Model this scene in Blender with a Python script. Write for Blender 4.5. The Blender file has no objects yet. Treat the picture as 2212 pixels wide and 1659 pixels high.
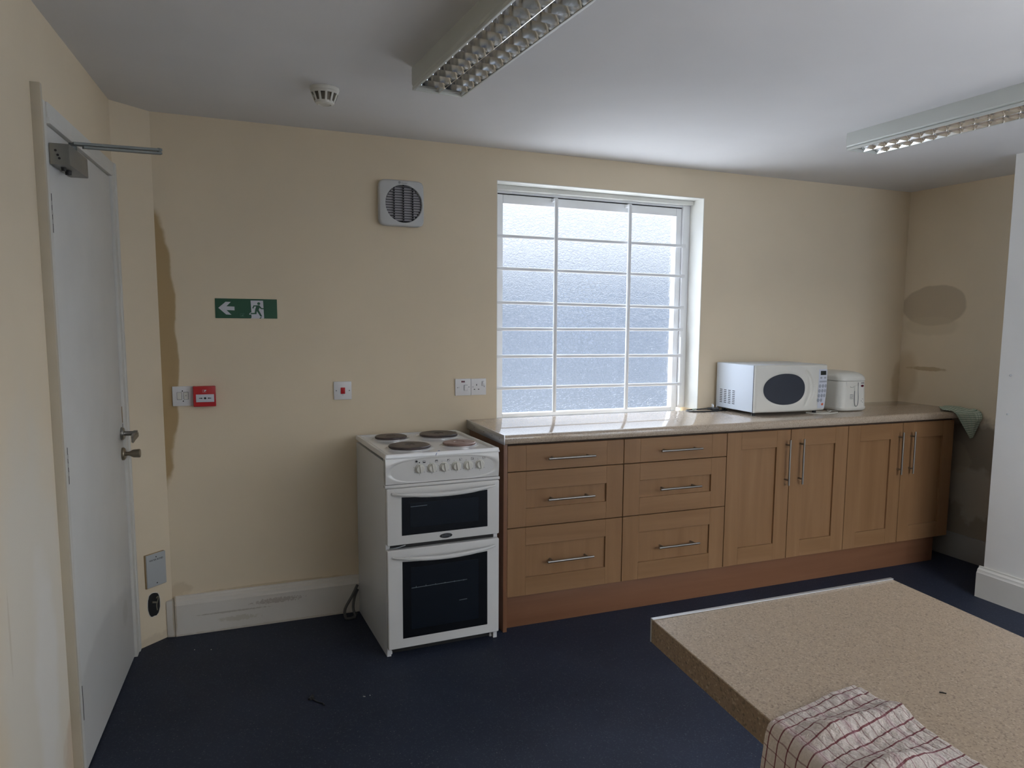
import bpy, bmesh, math, random
from mathutils import Matrix, Vector
C = bpy.context.scene.collection
S = bpy.context.scene
PI = math.pi

# ------------------------------------------------------------------ camera
YAW, PITCH, ROLL = -0.4193, -0.1165, 0.0124
F_PX, PPX, PPY = 1662.78, 102.35, 53.11
cam_d = bpy.data.cameras.new('camera'); cam = bpy.data.objects.new('camera', cam_d); C.objects.link(cam)
fw = Vector((-math.sin(YAW)*math.cos(PITCH), math.cos(YAW)*math.cos(PITCH), math.sin(PITCH)))
rt = Vector((math.cos(YAW), math.sin(YAW), 0)); up = rt.cross(fw)
r2 = rt*math.cos(ROLL)+up*math.sin(ROLL); u2 = -rt*math.sin(ROLL)+up*math.cos(ROLL)
m = Matrix((r2, u2, -fw)).transposed().to_4x4(); m.translation = Vector((-1.168, -3.7232, 1.4285))
cam.matrix_world = m
cam_d.sensor_fit = 'HORIZONTAL'; cam_d.sensor_width = 36.0
cam_d.lens = F_PX/2212*36.0
cam_d.shift_x = -PPX/2212; cam_d.shift_y = PPY/2212
cam_d.clip_start = 0.05
S.camera = cam

# ------------------------------------------------------------------ world: overcast sky, dim at the horizon, bright overhead
w = bpy.data.worlds.new('sky'); S.world = w; w.use_nodes = True
nt = w.node_tree; nt.nodes.clear()
o = nt.nodes.new('ShaderNodeOutputWorld'); bg = nt.nodes.new('ShaderNodeBackground')
tc = nt.nodes.new('ShaderNodeTexCoord'); sp = nt.nodes.new('ShaderNodeSeparateXYZ')
nt.links.new(tc.outputs['Generated'], sp.inputs[0])
def maprange(sock, a, b, c, d):
    x = nt.nodes.new('ShaderNodeMapRange'); nt.links.new(sock, x.inputs[0])
    for i_, v_ in enumerate((a, b, c, d)): x.inputs[i_+1].default_value = v_
    return x.outputs[0]
cr = nt.nodes.new('ShaderNodeValToRGB'); nt.links.new(maprange(sp.outputs['Z'], -1, 1, 0, 1), cr.inputs[0])
e = cr.color_ramp.elements
SKY = ((-1, (1.8, 1.86, 1.9)), (-.5, (3.0, 3.1, 3.2)), (-.31, (5.4, 5.5, 5.7)), (-.235, (1.5, 1.56, 1.64)), (-.17, (.52, .60, .72)), (.0, (.44, .52, .66)), (.035, (.50, .59, .73)),
       (.065, (.74, .82, .93)), (.09, (1.10, 1.15, 1.24)), (.13, (1.2, 1.27, 1.36)), (.28, (1.3, 1.4, 1.55)), (.42, (3.6, 3.9, 4.3)), (1, (4.9, 5.3, 5.9)))
e[0].position = 0.0; e[0].color = (*SKY[0][1], 1); e[1].position = 1.0; e[1].color = (*SKY[-1][1], 1)
for p_, c_ in SKY[1:-1]:
    x_ = e.new((p_+1)/2); x_.color = (*c_, 1)
# sky strengthened to both sides and behind the camera to add fill light
def mul(a_, b_, op='MULTIPLY'):
    x = nt.nodes.new('ShaderNodeMath'); x.operation = op; nt.links.new(a_, x.inputs[0]); nt.links.new(b_, x.inputs[1]); return x.outputs[0]
side = mul(maprange(sp.outputs['X'], .62, .85, 1.0, 2.3), maprange(sp.outputs['X'], .22, -.05, 1.0, 4.2))
rear = maprange(sp.outputs['Y'], 0.0, -0.3, 1.0, 2.9)
nt.links.new(cr.outputs[0], bg.inputs[0]); nt.links.new(mul(side, rear), bg.inputs[1]); nt.links.new(bg.outputs[0], o.inputs[0])

def portal(name, loc, rot, sx, sy):
    d = bpy.data.lights.new(name, 'AREA'); d.shape = 'RECTANGLE'; d.size = sx; d.size_y = sy; d.cycles.is_portal = True
    ob = bpy.data.objects.new(name, d); ob.location = loc; ob.rotation_euler = rot; C.objects.link(ob)
portal('window_portal', (0.7525, 0.26, 1.49), (-PI/2, 0, 0), 1.24, 1.22)
portal('added_rear_window_portal', (1.25, -5.56, 1.525), (PI/2, 0, 0), 1.9, 1.25)  # guides sky light through the added rear window
portal('added_side_window_portal', (2.60, -4.05, 1.5), (0, PI/2, 0), 1.2, 1.9)  # same for the added side window

S.view_settings.view_transform = 'Standard'; S.view_settings.look = 'None'
S.view_settings.gamma = 1.0; S.view_settings.use_curve_mapping = False
S.view_settings.exposure = 0.0
cy = S.cycles
cy.use_denoising = True
cy.max_bounces = 10; cy.diffuse_bounces = 6; cy.glossy_bounces = 5; cy.transmission_bounces = 8; cy.transparent_max_bounces = 10
cy.sample_clamp_indirect = 6.0

# ------------------------------------------------------------------ materials
def mat(name, col=(.8, .8, .8), rough=.5, metal=0.0, spec=.5, coat=0.0):
    m_ = bpy.data.materials.new(name); m_.use_nodes = True
    b = m_.node_tree.nodes['Principled BSDF']
    b.inputs['Base Color'].default_value = (*col, 1); b.inputs['Roughness'].default_value = rough
    b.inputs['Metallic'].default_value = metal; b.inputs['Specular IOR Level'].default_value = spec
    b.inputs['Coat Weight'].default_value = coat
    return m_
class N:
    """small helper around a node tree"""
    def __init__(s, m_): s.t = m_.node_tree; s.b = s.t.nodes.get('Principled BSDF'); s._o = None
    def n(s, ty, **k):
        x = s.t.nodes.new(ty)
        for a, v in k.items(): setattr(x, a, v)
        return x
    def l(s, a, b): s.t.links.new(a, b)
    def co(s):
        if s._o is None: s._o = s.n('ShaderNodeTexCoord').outputs['Object']
        return s._o
    def mapped(s, sc, loc=(0, 0, 0)):
        mp = s.n('ShaderNodeMapping'); mp.inputs['Scale'].default_value = sc; mp.inputs['Location'].default_value = loc
        s.l(s.co(), mp.inputs[0]); return mp.outputs[0]
    def noise(s, scale, detail=3, sc=(1, 1, 1), rough=.5, dist=0, loc=(0, 0, 0)):
        x = s.n('ShaderNodeTexNoise'); x.inputs['Scale'].default_value = scale; x.inputs['Detail'].default_value = detail
        x.inputs['Roughness'].default_value = rough; x.inputs['Distortion'].default_value = dist
        s.l(s.mapped(sc, loc), x.inputs['Vector']); return x.outputs['Fac']
    def ramp(s, fac, stops):
        x = s.n('ShaderNodeValToRGB'); s.l(fac, x.inputs[0]); el = x.color_ramp.elements
        el[0].position, c0 = stops[0][0], stops[0][1]; el[0].color = (*c0, 1)
        el[1].position, c1 = stops[-1][0], stops[-1][1]; el[1].color = (*c1, 1)
        for p_, c_ in stops[1:-1]: q = el.new(p_); q.color = (*c_, 1)
        return x.outputs[0]
    def mix(s, fac, a, b, mode='MIX'):
        x = s.n('ShaderNodeMix', data_type='RGBA', blend_type=mode)
        for sock, v in ((x.inputs[0], fac), (x.inputs[6], a), (x.inputs[7], b)):
            if hasattr(v, 'is_linked') or hasattr(v, 'links'): s.l(v, sock)
            elif isinstance(v, tuple): sock.default_value = (*v, 1)
            else: sock.default_value = v
        return x.outputs[2]
    def math(s, op, a, b=0.0, c=None, clamp=False):
        x = s.n('ShaderNodeMath', operation=op); x.use_clamp = clamp
        for i, v in enumerate((a, b) if c is None else (a, b, c)):
            if hasattr(v, 'links'): s.l(v, x.inputs[i])
            else: x.inputs[i].default_value = v
        return x.outputs[0]
    def bump(s, h, strength=.2, dist=.002):
        x = s.n('ShaderNodeBump'); x.inputs['Strength'].default_value = strength; x.inputs['Distance'].default_value = dist
        s.l(h, x.inputs['Height']); s.l(x.outputs[0], s.b.inputs['Normal'])
    def ellipse(s, ax, ca, ra, bx, cb, rb, edge=.25, nz=.5, nscale=9):
        """0..1 mask inside an ellipse on two object axes, with a ragged edge"""
        sep = s.n('ShaderNodeSeparateXYZ'); s.l(s.co(), sep.inputs[0])
        A = s.math('DIVIDE', s.math('SUBTRACT', sep.outputs[ax], ca), ra); B = s.math('DIVIDE', s.math('SUBTRACT', sep.outputs[bx], cb), rb)
        d = s.math('ADD', s.math('MULTIPLY', A, A), s.math('MULTIPLY', B, B))
        n_ = s.math('MULTIPLY', s.math('SUBTRACT', s.noise(nscale, 4), .5), nz*3)
        d = s.math('ADD', d, n_)
        mr_ = s.n('ShaderNodeMapRange', interpolation_type='SMOOTHSTEP'); s.l(d, mr_.inputs[0])
        mr_.inputs[1].default_value = 1+edge; mr_.inputs[2].default_value = 1-edge
        return mr_.outputs[0]

WALL = (.70, .60, .45)
def wall_mat(name, stains=(), base=WALL):
    m_ = mat(name, base, .75, spec=.25); n = N(m_)
    c = n.ramp(n.noise(1.3, 4), [(.3, tuple(v*.94 for v in base)), (.7, tuple(min(1, v*1.04) for v in base))])
    for kind, k in stains:
        if kind == 'e':
            ms = n.ellipse(*k[:6], edge=k[6], nz=k[7], nscale=k[8]); ms = n.math('MULTIPLY', ms, k[10])
            c = n.mix(ms, c, k[9])
        if kind == 'speck':    # (scale, threshold, colour)
            ms = n.math('GREATER_THAN', n.noise(k[0], 2), k[1]); c = n.mix(ms, c, k[2])
    n.l(c, n.b.inputs['Base Color'])
    h = n.math('ADD', n.math('MULTIPLY', n.noise(6, 3), .6), n.math('MULTIPLY', n.noise(160, 3), .05))
    n.bump(h, .35, .006)
    return m_
BROWN = (.36, .24, .10)
M_back = wall_mat('cream_paint_back', [
    ('e', (0, -1.395, .072, 2, 1.30, .60, .15, .32, 7, BROWN, .85)),
    ('e', (0, 2.95, .07, 2, 1.02, .16, .5, .4, 12, BROWN, .4)),
    ('e', (0, -1.36, .05, 2, .20, .035, .6, 1.0, 30, (.40, .30, .18), .3)),
    ('e', (0, -.94, .30, 2, .178, .008, .5, .7, 25, (.34, .25, .14), .4)),
])
M_right = wall_mat('cream_paint_right', base=(.76, .665, .52), stains=[  # same cream paint, lightened to make up for weaker window light
    ('e', (1, -.23, .24, 2, 1.54, .125, .10, .22, 5, (.40, .33, .24), .55)),
    ('e', (1, -.22, .20, 2, 1.41, .06, .3, .3, 9, (.62, .54, .41), .5)),
    ('e', (1, -.22, .14, 2, 1.14, .012, .6, .8, 22, BROWN, .6)),
    ('e', (1, -.05, .09, 2, 1.08, .16, .6, .4, 12, BROWN, .3)),
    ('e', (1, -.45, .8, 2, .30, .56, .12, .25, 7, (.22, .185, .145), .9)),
    ('e', (1, -.60, .22, 2, .42, .16, .3, 1.0, 9, (.42, .37, .30), .7)),
    ('e', (1, -.45, .12, 2, .62, .10, .3, 1.0, 11, (.36, .30, .22), .6)),
])
M_left = wall_mat('cream_paint_left', [
    ('e', (1, -1.45, .28, 2, .55, .62, .6, .6, 4, (.66, .63, .56), .7)),
    ('e', (1, -1.40, .10, 2, .45, .34, .6, .8, 6, (.72, .70, .66), .6)),
    ('e', (1, -1.665, .006, 2, .69, .10, .5, .35, 60, (.40, .32, .20), .25)),
    ('e', (1, -1.20, .10, 2, .12, .14, .5, .8, 12, (.50, .36, .24), .5)),
])
M_diag = wall_mat('cream_paint_diagonal', [('e', (2, 0.0, .035, 0, -1.45, .2, .5, .8, 30, (.44, .36, .26), .35))])
M_pier = wall_mat('pale_paint_pier', [('e', (1, -1.1, .4, 2, 1.35, .6, .6, .4, 5, (.80, .80, .78), .6))], (.79, .785, .76))
M_ceil = wall_mat('ceiling_paint', (), (.70, .70, .71))
def gloss_paint(name, col, dirt=None, rough=.35):
    m_ = mat(name, col, rough); n = N(m_)
    c = n.ramp(n.noise(5, 4), [(.3, tuple(v*.93 for v in col)), (.7, col)])
    if dirt:
        for d in dirt:
            ms = n.math('MULTIPLY', n.ellipse(*d[:6], edge=d[6], nz=d[7], nscale=d[8]), d[10]); c = n.mix(ms, c, d[9])
    n.l(c, n.b.inputs['Base Color']); n.bump(n.noise(14, 3), .12, .003)
    return m_
M_white = gloss_paint('white_gloss_paint', (.66, .65, .61), rough=.6)
M_reveal = gloss_paint('white_reveal_paint', (.74, .74, .70), rough=.6)
M_door = gloss_paint('white_door_paint', (.64, .635, .61), rough=.5, dirt=[
    (1, -.35, .05, 2, .25, .05, .8, .5, 8, (.30, .28, .24), .6), (1, -.62, .6, 2, .12, .25, .15, .2, 5, (.48, .475, .46), .6)])
M_skirt = gloss_paint('worn_white_skirting', (.66, .63, .58), dirt=[
    (0, -1.12, .08, 2, .05, .012, .5, 1.4, 60, (.42, .38, .28), .45), (0, -.9, .25, 2, .10, .05, .3, .55, 110, (.25, .18, .14), .0),
    (0, -1.38, .008, 2, .10, .12, .5, .5, 30, (.34, .24, .10), .5), (0, -1.0, .5, 2, .0, .010, .5, .8, 40, (.40, .34, .24), .4), (0, -1.15, .15, 2, .085, .004, .5, 1.0, 90, (.28, .24, .18), .5), (0, -.95, .10, 2, .11, .012, .5, 1.6, 150, (.26, .2, .16), .5)])
M_alc_skirt = gloss_paint('bare_grey_skirting', (.30, .29, .27), rough=.7)
M_frame = mat('window_frame_paint', (.86, .87, .88), .35)
M_bar = mat('painted_steel_bar', (.70, .71, .73), .45)

def floor_mat():
    m_ = mat('dark_blue_vinyl', (.03, .035, .05), .55, spec=.15); n = N(m_)
    c = n.ramp(n.noise(2.2, 5), [(.3, (.017, .022, .038)), (.7, (.025, .032, .054))])
    vo = n.n('ShaderNodeTexVoronoi', feature='F1'); vo.inputs['Scale'].default_value = 95; n.l(n.mapped((1, 1, 1)), vo.inputs['Vector'])
    sep = n.n('ShaderNodeSeparateColor'); n.l(vo.outputs['Color'], sep.inputs[0])
    near = n.math('LESS_THAN', vo.outputs['Distance'], .20)
    f1 = n.math('MULTIPLY', near, n.math('GREATER_THAN', sep.outputs[0], .93)); c = n.mix(n.math('MULTIPLY', f1, .45), c, (.20, .20, .19))
    vo2 = n.n('ShaderNodeTexVoronoi', feature='F1'); vo2.inputs['Scale'].default_value = 260; n.l(n.mapped((1, 1, 1)), vo2.inputs['Vector'])
    sep2 = n.n('ShaderNodeSeparateColor'); n.l(vo2.outputs['Color'], sep2.inputs[0])
    c = n.mix(n.math('MULTIPLY', n.math('GREATER_THAN', sep2.outputs[0], .9), .35), c, (.07, .08, .10))
    n.l(c, n.b.inputs['Base Color']); n.bump(n.noise(400, 2), .08, .001)
    return m_
M_floor = floor_mat()
def laminate(name, base, lo, hi, rough, sc=1.0, coat=0.0):
    m_ = mat(name, base, rough, coat=coat); n = N(m_)
    vo = n.n('ShaderNodeTexVoronoi', feature='F1'); vo.inputs['Scale'].default_value = 330*sc
    n.l(n.mapped((1, .75, 1)), vo.inputs['Vector'])
    sep = n.n('ShaderNodeSeparateColor'); n.l(vo.outputs['Color'], sep.inputs[0])
    c = n.ramp(sep.outputs[0], [(0, lo), (.18, tuple(v*.9 for v in base)), (.5, base), (.85, tuple(v*1.06 for v in base)), (1, hi)])
    c = n.mix(n.math('MULTIPLY', n.noise(45*sc, 4), .35), c, tuple(v*.86 for v in base))
    vo2 = n.n('ShaderNodeTexVoronoi', feature='F1'); vo2.inputs['Scale'].default_value = 150*sc; n.l(n.mapped((1, 1, 1)), vo2.inputs['Vector'])
    s2 = n.n('ShaderNodeSeparateColor'); n.l(vo2.outputs['Color'], s2.inputs[0])
    f = n.math('MULTIPLY', n.math('LESS_THAN', vo2.outputs['Distance'], .28), n.math('GREATER_THAN', s2.outputs[0], .80))
    c = n.mix(n.math('MULTIPLY', f, .38), c, tuple(v*.5 for v in base))
    f2 = n.math('MULTIPLY', n.math('LESS_THAN', vo2.outputs['Distance'], .22), n.math('LESS_THAN', s2.outputs[0], .07))
    c = n.mix(n.math('MULTIPLY', f2, .5), c, hi)
    n.l(c, n.b.inputs['Base Color'])
    return m_
M_worktop = laminate('speckled_laminate', (.43, .345, .265), (.20, .15, .11), (.58, .50, .41), .05, 1.35)
M_worktop.node_tree.nodes['Principled BSDF'].inputs['Specular IOR Level'].default_value = .8
M_tabletop = laminate('speckled_laminate_table', (.41, .315, .225), (.19, .135, .09), (.55, .46, .35), .30, 1.5)
M_tabletop_edge = laminate('dark_edge_laminate', (.24, .17, .11), (.10, .07, .045), (.40, .31, .22), .45)  # darker laminate for the edge faces than for the top
def wood(name, a, b, axis, rough=.38):
    m_ = mat(name, a, rough, spec=.3); n = N(m_)
    sc = {'x': (.55, 9, 9), 'z': (9, 9, .55)}[axis]
    fine = {'x': (2.5, 90, 90), 'z': (90, 90, 2.5)}[axis]
    c = n.ramp(n.noise(2.2, 4, sc, dist=.6), [(.25, a), (.75, b)])
    c = n.mix(n.math('MULTIPLY', n.noise(3, 3, fine), .35), c, tuple(v*.78 for v in a))
    n.l(c, n.b.inputs['Base Color']); n.bump(n.noise(3, 3, fine), .05, .001)
    return m_
M_wv = wood('maple_upright', (.220, .118, .054), (.275, .155, .076), 'z')
M_wh = wood('maple_level', (.220, .118, .054), (.275, .155, .076), 'x')
M_plinth = wood('reddish_beech_board', (.165, .074, .038), (.205, .098, .053), 'x')
M_endp = wood('reddish_beech_panel', (.165, .074, .038), (.205, .098, .053), 'z')
M_seam = mat('dark_gap', (.03, .018, .01), .9)
M_carcass = mat('carcass_board', (.05, .03, .02), .8)
M_steel = mat('brushed_steel', (.30, .29, .27), .36, 1.0)
M_alu = mat('aluminium_trim', (.62, .63, .65), .32, 1.0)
M_grey = mat('grey_metal_paint', (.20, .20, .185), .38, .5)
M_greya = mat('grey_arm_metal', (.15, .16, .152), .42, .4)
M_enamel = mat('white_enamel', (.68, .69, .70), .16, coat=.4)
M_enamel2 = mat('white_door_enamel', (.62, .62, .61), .22, coat=.3)
M_side = mat('white_side_panel', (.60, .61, .62), .28)
M_black = mat('black_gap', (.006, .006, .007), .6)
M_glassblk = mat('black_oven_glass', (.003, .004, .006), .08, spec=.25)
M_glassblu = mat('inner_oven_glass', (.005, .008, .013), .10, spec=.25)
M_wire = mat('oven_shelf_wire', (.30, .34, .36), .3, .8)
M_iron = mat('cast_iron_plate', (.10, .085, .085), .42, .5); 
_n = N(M_iron); _n.l(_n.ramp(_n.noise(14, 4), [(.35, (.055, .045, .045)), (.65, (.13, .10, .095))]), _n.b.inputs['Base Color'])
M_iron_rust = mat('rusty_hob_plate', (.28, .18, .15), .5, .3)
_n = N(M_iron_rust); _n.l(_n.ramp(_n.noise(20, 5), [(.3, (.20, .12, .10)), (.6, (.33, .23, .20))]), _n.b.inputs['Base Color'])
M_plastic = mat('white_plastic', (.68, .68, .69), .35)
M_cplastic = mat('cream_white_plastic', (.63, .62, .57), .4)
M_mwbody = mat('white_microwave_casing', (.60, .65, .71), .3)
M_mwwin = mat('dark_microwave_mesh', (.022, .028, .042), .25)
M_lcd = mat('dark_display', (.008, .016, .018), .2)
M_btn = mat('grey_button', (.30, .32, .37), .5)
M_panelgrey = mat('light_grey_keypad', (.56, .59, .66), .4)
M_orange = mat('orange_button', (.55, .10, .03), .4)
M_red = mat('red_plastic', (.42, .010, .016), .35)
M_darkred = mat('dark_red_lens', (.09, .004, .014), .2)
M_green = mat('exit_green', (.006, .075, .035), .45)
M_signwhite = mat('sign_white', (.56, .57, .62), .4)
M_ink = mat('black_print', (.012, .012, .014), .5)
M_greyink = mat('grey_print', (.16, .17, .18), .5)
M_rubber = mat('black_rubber', (.012, .012, .013), .45)
M_cablegrey = mat('grey_cable_sheath', (.07, .07, .068), .5)
M_cablewhite = mat('white_cable_sheath', (.60, .58, .52), .5)
M_fandark = mat('fan_dark', (.02, .02, .024), .7)
M_fanslat = mat('fan_slat_plastic', (.36, .35, .37), .5)
M_fan = mat('aged_white_fan_plastic', (.52, .53, .53), .45)
M_louvre = mat('mirror_louvre', (.82, .83, .84), .11, 1.0)
M_housing = mat('fitting_housing', (.56, .585, .56), .4)
M_boxgrey = mat('grey_blank_plate', (.40, .42, .43), .5)
M_rust = mat('rusty_edge', (.30, .21, .11), .8)
M_chip = mat('pale_chip', (.5, .5, .46), .6)
M_tan = mat('tan_label', (.45, .5, .42), .5)

def glass_mat():
    m_ = bpy.data.materials.new('rippled_obscure_glass'); m_.use_nodes = True; t = m_.node_tree; t.nodes.clear()
    out = t.nodes.new('ShaderNodeOutputMaterial')
    n = N(m_)
    nz = n.n('ShaderNodeTexNoise'); nz.inputs['Scale'].default_value = 22; nz.inputs['Detail'].default_value = 2; n.l(n.mapped((1, 1, 1.3)), nz.inputs['Vector'])
    va = n.n('ShaderNodeVectorMath', operation='MULTIPLY_ADD'); n.l(nz.outputs['Color'], va.inputs[0]); va.inputs[1].default_value = (.05, .05, .05); n.l(n.mapped((1, 1, 1.5)), va.inputs[2])
    vo = n.n('ShaderNodeTexVoronoi', feature='DISTANCE_TO_EDGE'); vo.inputs['Scale'].default_value = 44; n.l(va.outputs[0], vo.inputs['Vector'])
    ht = n.math('SUBTRACT', 1.0, n.math('MULTIPLY', vo.outputs['Distance'], 5.5, clamp=True))
    bm_ = n.n('ShaderNodeBump'); bm_.inputs['Strength'].default_value = .5; bm_.inputs['Distance'].default_value = .003; n.l(ht, bm_.inputs['Height'])
    rf = n.n('ShaderNodeBsdfRefraction'); rf.inputs['Roughness'].default_value = .05; rf.inputs['IOR'].default_value = 1.14; n.l(bm_.outputs[0], rf.inputs['Normal'])
    rf.inputs['Color'].default_value = (.95, .97, 1, 1)
    tr = n.n('ShaderNodeBsdfTransparent'); n.l(n.ramp(ht, [(0, (.95, .97, 1)), (.45, (.90, .93, .97)), (.8, (1, 1, 1)), (1, (.70, .76, .85))]), tr.inputs['Color'])
    gl = n.n('ShaderNodeBsdfGlossy'); gl.inputs['Roughness'].default_value = .08; n.l(bm_.outputs[0], gl.inputs['Normal'])
    m1 = n.n('ShaderNodeMixShader'); m1.inputs[0].default_value = .55; n.l(tr.outputs[0], m1.inputs[1]); n.l(rf.outputs[0], m1.inputs[2])
    m2 = n.n('ShaderNodeMixShader'); m2.inputs[0].default_value = .05; n.l(m1.outputs[0], m2.inputs[1]); n.l(gl.outputs[0], m2.inputs[2])
    n.l(m2.outputs[0], out.inputs[0])
    return m_
M_glass = glass_mat()
def clear_mat():
    m_ = bpy.data.materials.new('clear_glass'); m_.use_nodes = True; t = m_.node_tree; t.nodes.clear()
    out = t.nodes.new('ShaderNodeOutputMaterial'); tr = t.nodes.new('ShaderNodeBsdfTransparent'); gl = t.nodes.new('ShaderNodeBsdfGlossy'); gl.inputs['Roughness'].default_value = .02
    mx = t.nodes.new('ShaderNodeMixShader'); mx.inputs[0].default_value = .06
    t.links.new(tr.outputs[0], mx.inputs[1]); t.links.new(gl.outputs[0], mx.inputs[2]); t.links.new(mx.outputs[0], out.inputs[0]); return m_
M_clear = clear_mat()

# ------------------------------------------------------------------ mesh helpers
def xf(bm, vs, M_):
    if M_ is not None:
        for v in vs: v.co = M_ @ v.co
def box(bm, x0, x1, y0, y1, z0, z1, bev=0.0, mi=0, M_=None, seg=2):
    b2 = bmesh.new(); bmesh.ops.create_cube(b2, size=1)
    for v in b2.verts: v.co = Vector(((x0+x1)/2+v.co.x*(x1-x0), (y0+y1)/2+v.co.y*(y1-y0), (z0+z1)/2+v.co.z*(z1-z0)))
    if bev > 0: bmesh.ops.bevel(b2, geom=b2.edges[:], offset=bev, segments=seg, affect='EDGES', profile=.6)
    merge(bm, b2, mi, M_)
def merge(bm, b2, mi=None, M_=None):
    if M_ is not None: bmesh.ops.transform(b2, matrix=M_, verts=b2.verts[:])
    vm = {v: bm.verts.new(v.co) for v in b2.verts}
    for f in b2.faces:
        try: nf = bm.faces.new([vm[v] for v in f.verts])
        except ValueError: continue
        nf.material_index = f.material_index if mi is None else mi
    b2.free()
def prism(bm, pts, axis, a0, a1, bev=0.0, mi=0, M_=None, seg=2):
    """extrude a 2D polygon along an axis; pts are in the other two axes, in xyz order"""
    def P(p, a):
        return Vector({'x': (a, p[0], p[1]), 'y': (p[0], a, p[1]), 'z': (p[0], p[1], a)}[axis])
    b2 = bmesh.new(); A = [b2.verts.new(P(p, a0)) for p in pts]; B = [b2.verts.new(P(p, a1)) for p in pts]
    b2.faces.new(A); b2.faces.new(B)
    for i in range(len(pts)): b2.faces.new((A[i], A[(i+1) % len(pts)], B[(i+1) % len(pts)], B[i]))
    bmesh.ops.recalc_face_normals(b2, faces=b2.faces[:])
    if bev > 0: bmesh.ops.bevel(b2, geom=b2.edges[:], offset=bev, segments=seg, affect='EDGES', profile=.6)
    merge(bm, b2, mi, M_)
def lathe(bm, prof, seg=32, mi=0, M_=None, axis='z'):
    b2 = bmesh.new(); rings = []
    for r, z in prof:
        if r < 1e-6: rings.append([b2.verts.new((0, 0, z))])
        else: rings.append([b2.verts.new((r*math.cos(2*PI*k/seg), r*math.sin(2*PI*k/seg), z)) for k in range(seg)])
    for a, b in zip(rings, rings[1:]):
        for k in range(seg):
            va = [a[0]] if len(a) == 1 else [a[k], a[(k+1) % seg]]; vb = [b[0]] if len(b) == 1 else [b[(k+1) % seg], b[k]]
            if len(va)+len(vb) >= 3:
                b2.faces.new(va+vb)
    bmesh.ops.recalc_face_normals(b2, faces=b2.faces[:])
    R = {'z': Matrix(), 'y': Matrix.Rotation(-PI/2, 4, 'X').inverted() , 'x': Matrix.Rotation(PI/2, 4, 'Y')}[axis]
    merge(bm, b2, mi, (M_ @ R) if M_ is not None else R)
def T(x, y, z): return Matrix.Translation((x, y, z))
def tube(bm, pts, r, seg=8, mi=0, M_=None, closed=False, rs=None):
    b2 = bmesh.new(); pts = [Vector(p) for p in pts]; n = len(pts); rings = []; prev = None
    for i, p in enumerate(pts):
        d = (pts[min(i+1, n-1)]-pts[max(i-1, 0)])
        if closed: d = pts[(i+1) % n]-pts[(i-1) % n]
        d.normalize()
        a = prev if prev is not None else (Vector((0, 0, 1)) if abs(d.z) < .9 else Vector((1, 0, 0)))
        u = (a-d*a.dot(d)).normalized(); prev = u; v = d.cross(u); rr = rs[i] if rs else r
        rings.append([b2.verts.new(p+(u*math.cos(2*PI*k/seg)+v*math.sin(2*PI*k/seg))*rr) for k in range(seg)])
    m_ = n if closed else n-1
    for i in range(m_):
        a, b = rings[i], rings[(i+1) % n]
        for k in range(seg): b2.faces.new((a[k], a[(k+1) % seg], b[(k+1) % seg], b[k]))
    if not closed: b2.faces.new(rings[0]); b2.faces.new(rings[-1])
    bmesh.ops.recalc_face_normals(b2, faces=b2.faces[:])
    merge(bm, b2, mi, M_)
def spline(pts, n=8):
    P = [Vector(p) for p in pts]; out = []
    for i in range(len(P)-1):
        p0, p1, p2, p3 = P[max(i-1, 0)], P[i], P[i+1], P[min(i+2, len(P)-1)]
        for k in range(n):
            t = k/n; out.append(.5*((2*p1)+(-p0+p2)*t+(2*p0-5*p1+4*p2-p3)*t*t+(-p0+3*p1-3*p2+p3)*t**3))
    out.append(P[-1]); return out
def obj(name, bm, mats, parent=None, loc=None, rotz=None, smooth=35):
    me = bpy.data.meshes.new(name)
    bm.to_mesh(me); bm.free()
    for mm in (mats if isinstance(mats, (list, tuple)) else [mats]): me.materials.append(mm)
    if smooth:
        me.shade_smooth(); me.set_sharp_from_angle(angle=math.radians(smooth))
    ob = bpy.data.objects.new(name, me); C.objects.link(ob)
    if parent: ob.parent = parent
    if loc: ob.location = loc
    if rotz: ob.rotation_euler.z = rotz
    return ob
def thing(name, label, cat, loc=(0, 0, 0), rotz=0, group=None):
    ob = bpy.data.objects.new(name, None); ob.empty_display_size = .05; C.objects.link(ob)
    ob.location = loc; ob.rotation_euler.z = rotz; tag(ob, label, cat, group); return ob
def tag(ob, label, cat, group=None):
    ob['label'] = label; ob['category'] = cat
    if group: ob['group'] = group
    return ob
def struct(name, bm, mats, smooth=35, label=None):
    ob = obj(name, bm, mats, smooth=smooth); ob['kind'] = 'structure'
    if label: ob['label'] = label
    return ob
def NB(): return bmesh.new()
def text_bm(txt, size, depth=.0003, shear=0.0):
    cu = bpy.data.curves.new('t', 'FONT'); cu.body = txt; cu.size = size; cu.extrude = depth; cu.align_x = 'CENTER'; cu.align_y = 'CENTER'; cu.shear = shear
    to = bpy.data.objects.new('t', cu); C.objects.link(to)
    dg = bpy.context.evaluated_depsgraph_get(); me = bpy.data.meshes.new_from_object(to.evaluated_get(dg))
    b2 = NB(); b2.from_mesh(me); bpy.data.meshes.remove(me); bpy.data.objects.remove(to); bpy.data.curves.remove(cu)
    return b2
RX = Matrix.Rotation(PI/2, 4, 'X')      # text in the xz plane, facing -y

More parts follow.
